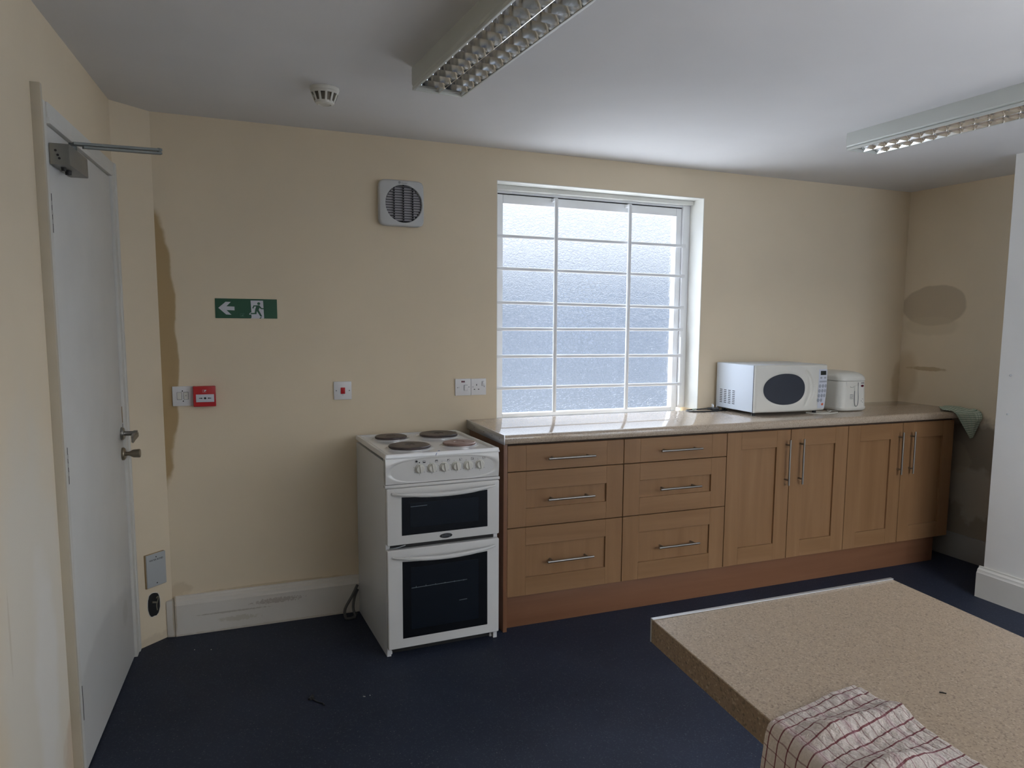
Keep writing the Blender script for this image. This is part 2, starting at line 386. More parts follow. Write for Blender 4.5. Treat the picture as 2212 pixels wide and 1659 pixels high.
# ------------------------------------------------------------------ room shell
ZC = 2.261
WX0, WX1, WZ0, WZ1 = .137, 1.368, .913, 2.109       # window opening
XR, XP, YP = 2.944, 2.470, -1.056                    # alcove wall, pier face, pier corner
YB = -5.5
bm = NB(); box(bm, -2.2, 3.3, YB-.3, .35, -.12, 0); struct('floor', bm, M_floor)
bm = NB(); box(bm, -2.2, 3.3, YB-.3, .35, ZC, ZC+.15); struct('ceiling', bm, M_ceil)
bm = NB()
box(bm, -1.75, WX0, 0, .3, 0, ZC); box(bm, WX1, 3.2, 0, .3, 0, ZC); box(bm, WX0, WX1, 0, .3, WZ1, ZC); box(bm, WX0, WX1, 0, .3, 0, .868)
struct('wall_back', bm, M_back)
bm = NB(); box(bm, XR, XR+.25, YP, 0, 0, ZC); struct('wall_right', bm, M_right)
SY0, SY1, SZ0, SZ1 = -5.0, -3.1, .90, 2.10
bm = NB(); box(bm, XP, XR+.25, SY1, YP, 0, ZC); box(bm, XP, XP+.25, YB, SY0, 0, ZC); box(bm, XP, XP+.25, SY0, SY1, 0, SZ0); box(bm, XP, XP+.25, SY0, SY1, SZ1, ZC)
struct('wall_right.001', bm, M_pier)
bm = NB()
for a, b, c, d in ((SY0, SY1, SZ0, SZ0+.05), (SY0, SY1, SZ1-.05, SZ1), (SY0, SY0+.05, SZ0, SZ1), (SY1-.05, SY1, SZ0, SZ1), (-4.08, -4.02, SZ0, SZ1)):
    box(bm, XP+.08, XP+.14, a, b, c, d, .004)
sw_ = struct('added_side_window', bm, M_frame)  # unseen window in the side wall, added for daylight fill
bm = NB(); box(bm, XP+.108, XP+.112, SY0+.05, SY1-.05, SZ0+.05, SZ1-.05); obj('pane', bm, M_clear, sw_)
# wall with the door: a frame whose x axis runs along the wall (towards the back), y axis into the wall
ang = math.atan2(1, .068)
DW = Matrix.Translation((-1.512, 0, 0)) @ Matrix.Rotation(ang, 4, 'Z')       # local x -> (.068,1), local y -> into the wall
def dx(y): return y*math.sqrt(1+.068**2)                                      # world y on the wall plane -> local x
DL, DR, DH = dx(-1.075), dx(-.200), 1.955
bm = NB()
box(bm, dx(YB), DL-.03, 0, .25, 0, ZC, M_=DW); box(bm, DL-.03, DR+.028, 0, .25, DH+.02, ZC, M_=DW); box(bm, DR+.028, dx(-.128), 0, .25, 0, ZC, M_=DW)
struct('wall_left', bm, M_left)
A_, B_ = Vector((-1.5207, -.128)), Vector((-1.388, .0))
bm = NB(); prism(bm, [(A_.x, A_.y), (B_.x, B_.y), (-1.45, .2), (-1.74, .2), (-1.74, -.11)], 'z', 0, ZC); struct('wall_left.001', bm, M_diag)
bm = NB()                                               # wall behind the camera, with an unseen window added for fill light
RWX0, RWX1, RWZ0, RWZ1 = .30, 2.2, .90, 2.15
box(bm, -2.1, RWX0, YB-.25, YB, 0, ZC); box(bm, RWX1, XP+.3, YB-.25, YB, 0, ZC); box(bm, RWX0, RWX1, YB-.25, YB, 0, RWZ0); box(bm, RWX0, RWX1, YB-.25, YB, RWZ1, ZC)
struct('wall_front', bm, wall_mat('cream_paint_front'))
bm = NB()
for a, b, c, d in ((RWX0, RWX1, RWZ0, RWZ0+.05), (RWX0, RWX1, RWZ1-.05, RWZ1), (RWX0, RWX0+.05, RWZ0, RWZ1), (RWX1-.05, RWX1, RWZ0, RWZ1), (1.22, 1.28, RWZ0, RWZ1)):
    box(bm, a, b, YB-.17, YB-.11, c, d, .004)
rw = struct('added_rear_window', bm, M_frame)
bm = NB(); box(bm, RWX0+.05, RWX1-.05, YB-.142, YB-.138, RWZ0+.05, RWZ1-.05); obj('pane', bm, M_clear, rw)

# skirting boards
def skirt_prof(bm, run0, run1, h, d, M_):
    prism(bm, [(0, 0), (-d, 0), (-d, h*.80), (-d*.82, h*.83), (-d*.75, h*.90), (-d*.35, h*.95), (-d*.30, h), (0, h)], 'x', run0, run1, 0, M_=M_)
bm = NB(); skirt_prof(bm, -1.379, -.021, .176, .036, Matrix()); struct('baseboard_back', bm, M_skirt)
bm = NB(); prism(bm, [(-1.412, -.028), (-1.381, -.034), (-1.381, -.001), (-1.389, -.001)], 'z', 0, .165, .001); struct('trim_4', bm, M_skirt)
MR = Matrix.Translation((XP, 0, 0)) @ Matrix.Rotation(-PI/2, 4, 'Z')
bm = NB(); skirt_prof(bm, -YP-.022, -YB, .163, .026, Matrix.Translation((XP, 0, 0)) @ Matrix.Rotation(-PI/2, 4, 'Z')); struct('baseboard_right', bm, M_white)
bm = NB(); box(bm, XR-.018, XR, YP, -.001, 0, .15, .002); struct('baseboard_right', bm, M_alc_skirt)

# ------------------------------------------------------------------ window
bm = NB()
t_ = .003
box(bm, WX0, WX0+t_, .001, .16, WZ0+.001, WZ1); box(bm, WX1-t_, WX1, .001, .16, WZ0+.001, WZ1); box(bm, WX0+t_, WX1-t_, .001, .16, WZ1-t_, WZ1)
box(bm, WX0+t_, WX1-t_, .10, .16, 2.083, WZ1-t_, .003)
struct('trim_1', bm, M_reveal)
bm = NB()
fy0, fy1 = .135, .215
box(bm, WX1-.048, WX1-t_, fy0, fy1, WZ0, 2.083, .003); box(bm, WX0+t_, WX0+.048, fy0, fy1, WZ0, 2.083, .003)
box(bm, WX0+.048, WX1-.048, fy0+.01, fy1, 2.072, 2.083, .001); box(bm, WX0+.048, WX1-.048, fy0, fy1, .869, .893, .003)
win = struct('window_1', bm, M_frame)
bm = NB()
sx0, sx1, sz0, sz1 = WX0+.050, WX1-.050, .894, 2.066
sy0, sy1 = .150, .195
box(bm, sx0, sx0+.036, sy0, sy1, sz0, sz1, .003); box(bm, sx1-.036, sx1, sy0, sy1, sz0, sz1, .003)
box(bm, sx0+.036, sx1-.036, sy0, sy1, sz1-.045, sz1, .003); box(bm, sx0+.036, sx1-.036, sy0, sy1, sz0, sz0+.022, .003)
sash = obj('sash', bm, M_frame, win)
bm = NB(); box(bm, sx0+.03, sx1-.03, .178, .184, sz0+.015, sz1-.035); obj('glass_pane', bm, M_glass, win)
bm = NB(); box(bm, WX0+.048, WX1-.048, .158, .165, 2.066, 2.0725); obj('dark_gap_strip', bm, M_black, win)  # black strip put in for the shaded gap above the sash
bm = NB(); box(bm, WX1-.052, WX1-.047, .118, .134, .93, 1.33, .002); obj('sash_stop', bm, M_frame, win)
for zl, zr in ((1.850, 1.853), (1.684, 1.681), (1.509, 1.500), (1.369, 1.373), (1.226, 1.222), (1.057, 1.055)):
    bm = NB(); tube(bm, [(WX0+.004, .121, zl), (1.300, .121, zr)], .0092, 10); box(bm, 1.292, 1.330, .117, .134, zr-.009, zr+.009, .002)
    obj('horizontal_bar', bm, M_bar, win)
for xb in (.506, .952):
    bm = NB(); tube(bm, [(xb, .104, .921), (xb, .104, 2.058)], .0112, 10); box(bm, xb-.009, xb+.009, .104, .150, 2.045, 2.063, .002); obj('vertical_bar', bm, M_bar, win)

# ------------------------------------------------------------------ door, frame, closer
bm = NB()
box(bm, DL-.121, DL-.0035, -.0025, .0, 0, DH+.062, .001, M_=DW)          # left jamb
box(bm, DR+.003, DR+.030, -.010, .10, 0, DH+.004, .002, M_=DW)
box(bm, DL-.003, DR+.003, -.010, .10, DH+.004, DH+.020, .002, M_=DW)

box(bm, DL-.003, DR+.075, -.008, .0, DH+.012, DH+.062, .003, M_=DW)
box(bm, DR+.018, DR+.060, -.010, .0, 0, DH+.012, .004, M_=DW)
box(bm, DR+.050, DR+.080, -.014, .0, 0, DH+.062, .005, M_=DW)
struct('trim_2', bm, M_white)
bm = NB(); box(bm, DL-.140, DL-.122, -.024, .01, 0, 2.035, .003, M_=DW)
struct('trim_5', bm, gloss_paint('shade_toned_cream_boxing', (.50, .445, .345), rough=.7))  # darker albedo puts the strip's shade into its paint
bm = NB(); box(bm, DL-.003, DR+.003, .045, .06, 0, DH+.004, 0, M_=DW); struct('trim_6', bm, M_black)
bm = NB(); box(bm, DL, DR, 0, .042, .006, DH, .002, M_=DW)
door = struct('door_1', bm, M_door)
for zc_ in (1.71, .975, .232):
    bm = NB(); box(bm, DL-.003, DL+.003, -.0025, .0, zc_-.055, zc_+.055, 0, M_=DW, mi=0)
    for q in ((-.030, -.004, .022) if zc_ > .5 else ()): box(bm, DL-.0025, DL+.004, -.0045, 0, zc_+q, zc_+q+.012, mi=1, M_=DW)
    obj('hinge', bm, [M_black, M_white], door)
hx = DR-.035
def on_door(x, z, nrm): return DW @ T(x, -nrm, z)
bm = NB(); lathe(bm, [(0, 0), (.026, 0), (.026, .006), (.023, .010), (.011, .011), (.0095, .014), (.0095, .042), (.012, .046), (.012, .058), (0, .060)], 28, M_=DW @ T(hx, 0, .950), axis='y')
# lever blade sweeping back towards the hinges
def blade(bm):
    L = [(0, .011, .010), (-.03, .012, .009), (-.07, .013, .007), (-.105, .014, .005), (-.115, .010, .003)]
    b2 = NB(); rings = []
    for x, h, t in L:
        yy = -.052-.05*(x*x)*8
        rings.append([b2.verts.new(DW @ Vector((hx+x, yy+sy_*t/1.0, .945+sz_*h+x*.05))) for sy_, sz_ in ((-1, -.7), (-1, .7), (-.3, 1), (1, .8), (1, -.8), (-.3, -1))])
    for a, b in zip(rings, rings[1:]):
        for k in range(6): b2.faces.new((a[k], a[(k+1) % 6], b[(k+1) % 6], b[k]))
    b2.faces.new(rings[0]); b2.faces.new(rings[-1]); bmesh.ops.recalc_face_normals(b2, faces=b2.faces[:]); merge(bm, b2, 0)
blade(bm)
hd = obj('lever_handle', bm, M_steel, door)
bm = NB(); lathe(bm, [(0, 0), (.026, 0), (.026, .006), (.023, .010), (.009, .011), (.008, .020), (.009, .026), (.016, .040), (.0175, .062), (.015, .065), (0, .065)], 20, M_=DW @ T(hx, 0, .868), axis='y')
obj('lock_knob', bm, mat('tarnished_brass', (.26, .22, .16), .4, .9), door)
bm = NB(); box(bm, DR-.001, DR+.0035, -.002, .01, .99, 1.055, mi=0, M_=DW); box(bm, DR-.001, DR+.0035, -.002, .01, .955, .985, mi=1, M_=DW); obj('latch_keep', bm, [M_rust, M_steel], door)
cl = NB(); cx0, cx1 = dx(-1.065), dx(-.835)
box(cl, cx0, cx1, -.052, -.001, 1.848, 1.908, .003, M_=DW)
closer = obj('door_closer', cl, M_grey, door)
bm = NB()
for q in (.25, .5, .68): lathe(bm, [(0, 0), (.0035, 0), (.0035, .001), (0, .001)], 8, M_=DW @ T(cx0, -.012-.02*q, 1.90-.05*q) @ Matrix.Rotation(PI, 4, 'Z'), axis='x')
lathe(bm, [(0, -.012), (.008, -.012), (.009, 0)], 12, M_=DW @ T(cx0+.10, -.025, 1.848)); lathe(bm, [(0, -.010), (.006, -.010), (.007, 0)], 12, M_=DW @ T(cx0+.045, -.025, 1.848))
obj('closer_screw', bm, M_black, closer)
bm = NB()
p0 = DW @ Vector((cx0+.16, -.026, 1.908))
lathe(bm, [(0, 0), (.013, 0), (.013, .022), (.009, .026), (.009, .032), (0, .032)], 16, M_=T(*p0))
p1 = Vector((-1.310, -.80, 1.962)); 
def flat_bar(bm, a, b, w0, w1, th, off=(0, 0, 0)):
    a = Vector(a)+Vector(off); b = Vector(b)+Vector(off); d = (b-a).normalized(); s_ = d.cross(Vector((0, 0, 1))).normalized(); u_ = s_.cross(d)
    b2 = NB(); vs = []
    for P_, w_ in ((a, w0), (b, w1)):
        vs.append([b2.verts.new(P_+s_*w_*q1+u_*th*q2) for q1, q2 in ((-1, -1), (1, -1), (1, 1), (-1, 1))])
    for k in range(4): b2.faces.new((vs[0][k], vs[0][(k+1) % 4], vs[1][(k+1) % 4], vs[1][k]))
    b2.faces.new(vs[0]); b2.faces.new(vs[1]); bmesh.ops.recalc_face_normals(b2, faces=b2.faces[:])
    bmesh.ops.bevel(b2, geom=b2.edges[:], offset=.0008, segments=1, affect='EDGES'); merge(bm, b2)
flat_bar(bm, p0+Vector((0, 0, .030)), p1, .015, .009, .0042)
flat_bar(bm, p0+Vector((.028, .004, .032)), p1+Vector((0, -.012, -.004)), .008, .009, .0036, (0, 0, -.009))
tube(bm, [p1+Vector((-.006, -.008, -.014)), p1+Vector((-.006, -.008, .004))], .006, 10)
obj('closer_arm', bm, M_greya, closer)

# ------------------------------------------------------------------ fitted units
YF, TD, ZT = -.539, .862, .158
XS = [0, .592, 1.188, 1.597, 1.997, 2.407, 2.821]
ZW = .913
def shaker(parent, name, x0, x1, z0, z1, handle, slab=False, st=.089, rl=.084):
    """a front: frame in two grain directions with a recessed panel; returns the front object. Coordinates local to parent."""
    bm = NB(); g = .0019; x0 += g; x1 -= g; z0 += g; z1 -= g; y0, y1 = YF, YF+.019; b = .0009
    if slab:
        box(bm, x0, x0+st, y0, y1, z0, z1, b, 0, seg=1); box(bm, x1-st, x1, y0, y1, z0, z1, b, 0, seg=1); box(bm, x0+st, x1-st, y0, y1, z0, z1, b, 1, seg=1)
    else:
        box(bm, x0, x0+st, y0, y1, z0, z1, b, 0, seg=1); box(bm, x1-st, x1, y0, y1, z0, z1, b, 0, seg=1)
        box(bm, x0+st, x1-st, y0, y1, z1-rl, z1, b, 1, seg=1); box(bm, x0+st, x1-st, y0, y1, z0, z0+rl, b, 1, seg=1)
        box(bm, x0+st-.002, x1-st+.002, y0+.011, y1-.002, z0+rl-.002, z1-rl+.002, 0, 0)
    fr = obj(name, bm, [M_wv, M_wh], parent)
    bm = NB(); hy = YF-.034
    a, c = handle
    d = (Vector(c)-Vector(a)).normalized()
    A = Vector((a[0], hy, a[1])) if len(a) == 2 else a; B = Vector((c[0], hy, c[1]))
    dd = (B-A).normalized(); tube(bm, [A, B], .0052, 12)
    for P_ in (A+dd*.028, B-dd*.028): tube(bm, [P_, Vector((P_.x, YF+(.010 if not slab and (x0+st < P_.x < x1-st) and (z0+rl < P_.z < z1-rl) else 0), P_.z))], .0045, 8)
    obj('handle', bm, M_steel, fr)
    return fr
def carcass(parent, x0, x1):
    bm = NB(); box(bm, x0+.0005, x1-.0005, YF+.0195, -.003, ZT, TD+.0075); obj('carcass', bm, M_carcass, parent)
def drawer_unit(x0, x1, label):
    t = thing('drawer_unit', label, 'cabinet', (0, 0, 0), group='fitted kitchen units under the worktop'); carcass(t, x0, x1)
    xc = (x0+x1)/2+.01
    for z0, z1, sl in ((.741, TD, True), (.482, .741, False), (ZT, .482, False)):
        zc_ = (z0+z1)/2-.004
        shaker(t, 'drawer', x0, x1, z0, z1, ((xc-.118, zc_), (xc+.118, zc_)), slab=sl)
    return t
drawer_unit(XS[0], XS[1], 'maple three-drawer kitchen unit next to the white cooker')
drawer_unit(XS[1], XS[2], 'maple three-drawer kitchen unit between the other drawers and the cupboards')
def cupboard(x0, xm, x1, label):
    t = thing('cupboard_unit', label, 'cabinet', (0, 0, 0), group='fitted kitchen units under the worktop'); carcass(t, x0, x1)
    shaker(t, 'door', x0, xm, ZT, TD, ((xm-.030, TD-.052), (xm-.030, TD-.295)), rl=.09)
    shaker(t, 'door', xm, x1, ZT, TD, ((xm+.062, TD-.052), (xm+.062, TD-.295)), rl=.09)
    return t
cupboard(XS[2], XS[3], XS[4], 'maple two-door kitchen cupboard below the microwave')
cupboard(XS[4], XS[5], XS[6], 'maple two-door kitchen cupboard at the end of the row beside the bare plaster')
bm = NB(); box(bm, .0005, 2.755, -.500, -.482, 0, ZT-.001, .001); tag(obj('plinth', bm, M_plinth), 'long reddish beech kickboard below the kitchen units', 'plinth')
bm = NB(); box(bm, -.0185, -.0005, YF-.004, -.038, 0, TD+.0075, .0008); tag(obj('end_panel', bm, M_endp), 'tall reddish beech end panel between the cooker and the drawers', 'panel')
# worktop with rolled front edge
bm = NB()
pr_ = [(-.004, TD+.008), (-.545, TD+.008), (-.555, TD+.011), (-.559, TD+.019), (-.559, ZW-.013), (-.556, ZW-.006), (-.550, ZW-.002), (-.542, ZW), (-.004, ZW)]
prism(bm, pr_, 'x', -.020, XR-.003)
wt = tag(obj('worktop', bm, M_worktop), 'long speckled beige laminate worktop running below the window', 'worktop')
bm = NB(); box(bm, -.0235, -.0195, -.561, -.003, TD+.008, ZW+.0012, .001)
st_ = obj('edge_strip', bm, M_alu, wt)
for yy in (-.13, -.28, -.40, -.50):
    bm = NB(); lathe(bm, [(0, 0), (.0035, 0), (.0035, .0006), (0, .0006)], 10, M_=T(-.0235, yy, .891) @ Matrix.Rotation(PI, 4, 'Z'), axis='x'); obj('screw', bm, M_greyink, st_)

# ------------------------------------------------------------------ cooker
CW, CD, CH = .496, .565, .868
ck = thing('electric_cooker', 'white freestanding electric cooker with four solid hob plates', 'cooker', (-.556, -.602, 0), math.radians(2.2))
# local: x 0..CW, y 0 (front of body) .. CD, z up
bm = NB()
box(bm, 0, .018, .004, CD, 0, .835, .002); box(bm, CW-.018, CW, .004, CD, 0, .835, .002); box(bm, .018, CW-.018, CD-.02, CD-.002, .02, .835)
obj('side_panel', bm, M_side, ck)
bm = NB(); box(bm, .018, CW-.018, .012, CD-.02, .032, .83); obj('inner_body', bm, M_black, ck)
# hob: one pressed sheet with a raised rim and four bosses
plates = ((.135, .440, .0725, 0), (.365, .440, .090, 0), (.148, .160, .090, 0), (.372, .155, .0725, 1))
def sstep(x): x = max(0, min(1, x)); return x*x*(3-2*x)
def hobz(x, y):
    e = min(x+.003, CW+.003-x, y+.014, CD-y)
    z = .8600+.0078*(1-sstep((e-.014)/.012))-.012*(1-sstep(e/.005))**2
    if x > CW-.034 and .03 < y < CD-.05: z -= .0035*math.exp(-((x-(CW-.019))/.004)**2)
    for px_, py_, r_, k_ in plates:
        d = math.hypot(x-px_, y-py_); z += .0035*(1-sstep((d-r_-.002)/.016)) if d > r_ else .0035
    return z
bm = NB(); nx, ny = 150, 170
def gx(i): t = i/nx; return -.003+(CW+.006)*t
def gy(j): t = j/ny; return -.014+(CD+.014)*t
V_ = [[bm.verts.new((gx(i), gy(j), hobz(gx(i), gy(j)))) for i in range(nx+1)] for j in range(ny+1)]
for j in range(ny):
    for i in range(nx): bm.faces.new((V_[j][i], V_[j][i+1], V_[j+1][i+1], V_[j+1][i]))
rim = [V_[0][i] for i in range(nx+1)]+[V_[j][nx] for j in range(1, ny+1)]+[V_[ny][i] for i in range(nx-1, -1, -1)]+[V_[j][0] for j in range(ny-1, 0, -1)]
low = [bm.verts.new((v.co.x, v.co.y, .8485)) for v in rim]
for k in range(len(rim)): bm.faces.new((rim[k], low[k], low[(k+1) % len(rim)], rim[(k+1) % len(rim)]))
bm.faces.new(list(reversed(low))); bmesh.ops.recalc_face_normals(bm, faces=bm.faces[:])
hob = obj('hob_top', bm, M_enamel, ck, smooth=50)
for px_, py_, r_, k_ in plates:
    bm = NB(); lathe(bm, [(r_-.004, 0), (r_+.0045, 0), (r_+.0045, .0022), (r_+.002, .0032), (r_-.002, .0032), (r_-.004, 0)], 56, M_=T(px_, py_, .8630)); obj('plate_ring', bm, M_alu, hob)
    bm = NB(); prof = [(0, 0), (r_, 0), (r_+.0008, .002), (r_+.0008, .0075), (r_-.003, .0105)]
    for q in range(4): rr = r_*(.86-.14*q); prof += [(rr+.003, .0105), (rr, .0100), (rr-.003, .0105)]
    prof += [(.024, .0105), (.021, .0082), (.006, .0082), (.004, .0092), (0, .0092)]
    lathe(bm, prof, 56, M_=T(px_, py_, .8650)); obj('hotplate', bm, M_iron_rust if k_ else M_iron, hob)
# control panel with pressed ellipse
bm = NB()
b2 = NB(); nx, nz = 100, 30; V_ = []
def pan(u, v):
    x = u*CW; z = .742+v*.1055
    X, Z = (u-.5)/.475, (v-.48)/.44; d = (abs(X)**3.4+abs(Z)**2.2)
    y = -.010-.006*math.sin(PI*min(1, max(0, v)))
    k = 1/(1+math.exp((d-1)*16)); y += .007*k
    return Vector((x, y, z))
for j in range(nz+1): V_.append([b2.verts.new(pan(i/nx, j/nz)) for i in range(nx+1)])
for j in range(nz):
    for i in range(nx): b2.faces.new((V_[j][i], V_[j][i+1], V_[j+1][i+1], V_[j+1][i]))
merge(bm, b2, 0); box(bm, 0, CW, -.0095, .02, .742, .8475, 0)
panel_bm = bm; dm = NB()
knobs = []
for i in range(6):
    kx = CW*(.290+.107*i)
    bm = NB(); lathe(bm, [(0, 0), (.0205, 0), (.0205, .004), (.0195, .0055), (0, .0055)], 28, M_=T(kx, -.0082, .800), axis='y')
    lathe(bm, [(.0175, .005), (.0165, .015), (.015, .0165), (0, .0165)], 28, M_=T(kx, -.0082, .800), axis='y')
    box(bm, -.0028, .0028, -.030, -.020, -.016, .0185, .0014, M_=T(kx, 0, .800) @ Matrix.Rotation(math.radians(-8), 4, 'Y'))
    knobs.append(bm)
    xx = kx+.019
    box(dm, xx-.0055, xx+.0055, -.0105, -.0095, .823, .832, 0, 1); box(dm, xx-.0045, xx+.0045, -.0108, -.0104, .824, .831, 0, 0)
    if i == 0: box(dm, xx-.0045, xx+.0045, -.0111, -.0107, .824, .8275, 0, 1)
    elif i == 1: box(dm, xx-.0045, xx+.0045, -.0111, -.0107, .8285, .831, 0, 1)
    else:
        qx = (-.0025, -.0025, .0025, .0025)[i-2]; qz = (.8295, .8255, .8255, .8295)[i-2]
        box(dm, xx+qx-.0016, xx+qx+.0016, -.0111, -.0107, qz-.0015, qz+.0015, 0, 1)
    for a in range(5):
        an = math.radians(-40-a*52); box(dm, kx+.026*math.cos(an)-.0008, kx+.026*math.cos(an)+.0008, -.0100, -.0090, .800+.0255*math.sin(an)-.0012, .800+.0255*math.sin(an)+.0012, 0, 1)
cb = NB(); merge(cb, panel_bm); merge(cb, dm); cp = obj('control_panel', cb, [M_enamel2, M_ink], ck, smooth=60)
for kb in knobs: obj('control_knob', kb, M_cplastic, cp)
bm = NB(); lathe(bm, [(0, 0), (.0042, 0), (.0042, .0015), (0, .002)], 14, M_=T(CW*.262, -.0125, .832), axis='y'); lathe(bm, [(0, 0), (.0025, 0), (.0025, .0012), (0, .0015)], 12, M_=T(CW*.287, -.0105, .826), axis='y')
obj('indicator_lamp', bm, M_ink, cp)
bm = NB(); box(bm, -.004, CW+.004, -.016, .015, .727, .740, .004, seg=3); obj('trim_lip', bm, M_enamel2, ck)
def oven_door(z0, z1, gz0, gz1, hz, inner, name):
    t = obj(name, (lambda b: (box(b, .001, CW-.001, -.022, .010, z0, z1, .006, seg=3), b)[1])(NB()), M_enamel2, ck)
    bm = NB()       # dark glass with a gently arched top
    top = [(.062+(CW-.124)*k/20, gz1+.009*math.sin(PI*k/20)*-1+.004) for k in range(21)]
    pts = [(.062, gz0), (CW-.062+.006, gz0)]+[(x+.006*(x/CW), z) for x, z in reversed(top)]
    prism(bm, pts, 'y', -.0235, -.018, .0008, seg=1); gl = obj('door_glass', bm, M_glassblk, t)
    bm = NB(); x0, x1, a, b = inner; box(bm, x0, x1, -.0240, -.0232, a, b, 0); obj('inner_window', bm, M_glassblu, gl)
    bm = NB(); n_ = 26; P_ = []
    for k in range(n_+1):
        u = k/n_; P_.append((.022+(CW-.044)*u, -.026-.030*math.sin(PI*u)**.6, hz-.012*math.sin(PI*u)))
    tube(bm, P_, .007, 10, rs=[.0045+.0055*min(1, 4*min(k, n_-k)/n_) for k in range(n_+1)])
    obj('door_handle', bm, M_enamel2, t)
    return t, gl
d1, g1 = oven_door(.486, .726, .525, .684, .706, (.098, CW-.098, .556, .660), 'grill_door')
d2, g2 = oven_door(.038, .466, .080, .410, .436, (.098, CW-.098, .115, .385), 'oven_door')
bm = NB(); tube(bm, [(.10, -.0243, .296), (.345, -.0243, .300)], .0012, 6)
for k in range(6): tube(bm, [(.12+k*.042, -.0245, .297), (.12+k*.042, -.0245, .302)], .0012, 6)
obj('oven_shelf', bm, M_wire, g2)
bm = NB(); tube(bm, [(.31, -.0243, .212), (.345, -.0243, .213)], .0012, 6); obj('oven_shelf', bm, M_wire, g2)
bm = NB(); tube(bm, [(.10, -.0243, .645), (.17, -.0243, .646)], .0009, 6); obj('grill_shelf', bm, M_wire, g1)
bm = NB(); b2 = NB(); lathe(b2, [(0, 0), (1, 0), (.96, .0015), (0, .0025)], 32, axis='y'); bmesh.ops.scale(b2, vec=(.028, 1, .0105), verts=b2.verts[:]); merge(bm, b2, 0, T(.252, -.0222, .505))
merge(bm, text_bm('belling', .0145, .0003), 1, T(.252, -.0247, .5055) @ RX); obj('brand_badge', bm, [M_ink, mat('badge_lettering', (.10, .12, .14), .3, .6)], d1)
bm = NB(); tube(bm, spline([(.012, -.012, .474), (.04, -.014, .474), (.08, -.010, .480)]), .002, 6); obj('bent_wire_trim', bm, M_alu, ck)
bm = NB(); box(bm, .02, CW-.02, .03, .04, .002, .032); obj('kick_recess', bm, M_black, ck)
bm = NB()
for cx_ in (.022, CW-.022):
    bm = NB(); lathe(bm, [(0, 0), (.006, 0), (.006, .01), (.004, .012), (.004, .035), (0, .035)], 12, M_=T(cx_, .03, 0)); obj('foot', bm, M_plastic, ck)
# blue pen scribble on hob front
bm = NB(); tube(bm, spline([(.212, -.0145, .852), (.215, -.0135, .860), (.226, -.002, .8682), (.234, .004, .8686)], 4), .0011, 5); tube(bm, [(.216, -.0138, .860), (.222, -.0060, .8672)], .0008, 5)
obj('blue_mark', bm, mat('blue_ink', (.03, .06, .25), .5), hob)

bm = NB(); tube(bm, spline([(-.588, -.055, .14), (-.615, -.085, .105), (-.655, -.11, .050), (-.655, -.12, .012), (-.640, -.13, .008), (-.612, -.125, .010)]), .0068, 8)
tube(bm, spline([(-.586, -.048, .115), (-.605, -.075, .090), (-.615, -.09, .045), (-.61, -.11, .014), (-.612, -.11, .010), (-.600, -.10, .02)]), .0065, 8)
tag(obj('power_cable', bm, M_cablegrey), 'thick grey looped cable on the floor beside the cooker', 'cable')

# ------------------------------------------------------------------ microwave
mw = thing('microwave_oven', 'white microwave oven with an oval dark window on the worktop', 'microwave', (1.475, -.392, ZW), math.radians(-.3))
W_, D_, H0, H1 = .505, .37, .020, .277
bm = NB(); box(bm, 0, W_-.004, .030, D_, H0, H1, .006, seg=3); cs = obj('casing', bm, M_mwbody, mw)
bm = NB()
for i in range(4):
    for j in range(8): box(bm, -.0006, .001, .190+.039*i, .213+.039*i, .050+.0102*j, .0540+.0102*j)
obj('side_vent', bm, M_ink, cs)
bm = NB(); box(bm, -.0008, .0015, .026, .0305, H0, H1); obj('door_seam', bm, M_ink, mw)
# fascia grid with recesses
def mwf(u, v):
    x = u*W_; z = H0+v*(H1-H0)
    bulge = .016*math.sin(PI*u)**.8 if 0 < u < 1 else 0
    y = .012-bulge
    edge = min(u*W_, (1-u)*W_, v*(H1-H0), (1-v)*(H1-H0)); y += .010*max(0, 1-edge/.010)**2
    X, Z = (u-.375)/.285, (v-.49)/.345
    d = (abs(X)**2.4+abs(Z)**2.2) if X > 0 else (abs(X)**1.9+abs(Z)**2.1)
    y += .004/(1+math.exp((d-1)*14))
    # crescent grip
    cx_, cz_ = .60, .50
    sg_ = lambda q: 1/(1+math.exp(max(-40, min(40, q))))
    a = math.hypot((u-.555)*W_, (v-.5)*.257); b = math.hypot((u-.44)*W_, (v-.5)*.257)
    k = sg_((a-.112)/.0022)*sg_((.140-b)/.0060)*sg_((.66-u)/.010)
    y += .012*k
    if v > .5 or True: x += (-.010*(2*v-1)**2)*max(0, (u-.8)/.2)**2 - .012*(1-v)*max(0, (u-.85)/.15)**2
    return Vector((x, y, z))
b2 = NB(); nx, nz = 130, 70; V_ = [[b2.verts.new(mwf(i/nx, j/nz)) for i in range(nx+1)] for j in range(nz+1)]
for j in range(nz):
    for i in range(nx): b2.faces.new((V_[j][i], V_[j][i+1], V_[j+1][i+1], V_[j+1][i]))
rim = [V_[0][i] for i in range(nx+1)]+[V_[j][nx] for j in range(1, nz+1)]+[V_[nz][i] for i in range(nx-1, -1, -1)]+[V_[j][0] for j in range(nz-1, 0, -1)]
back = [b2.verts.new(Vector((v.co.x, .0275, v.co.z))) for v in rim]
for k in range(len(rim)): b2.faces.new((rim[k], back[k], back[(k+1) % len(rim)], rim[(k+1) % len(rim)]))
b2.faces.new(list(reversed(back)))
bmesh.ops.recalc_face_normals(b2, faces=b2.faces[:])
bm = NB(); merge(bm, b2, 0); fas = obj('door', bm, M_cplastic, mw, smooth=50)
bm = NB(); pts = []
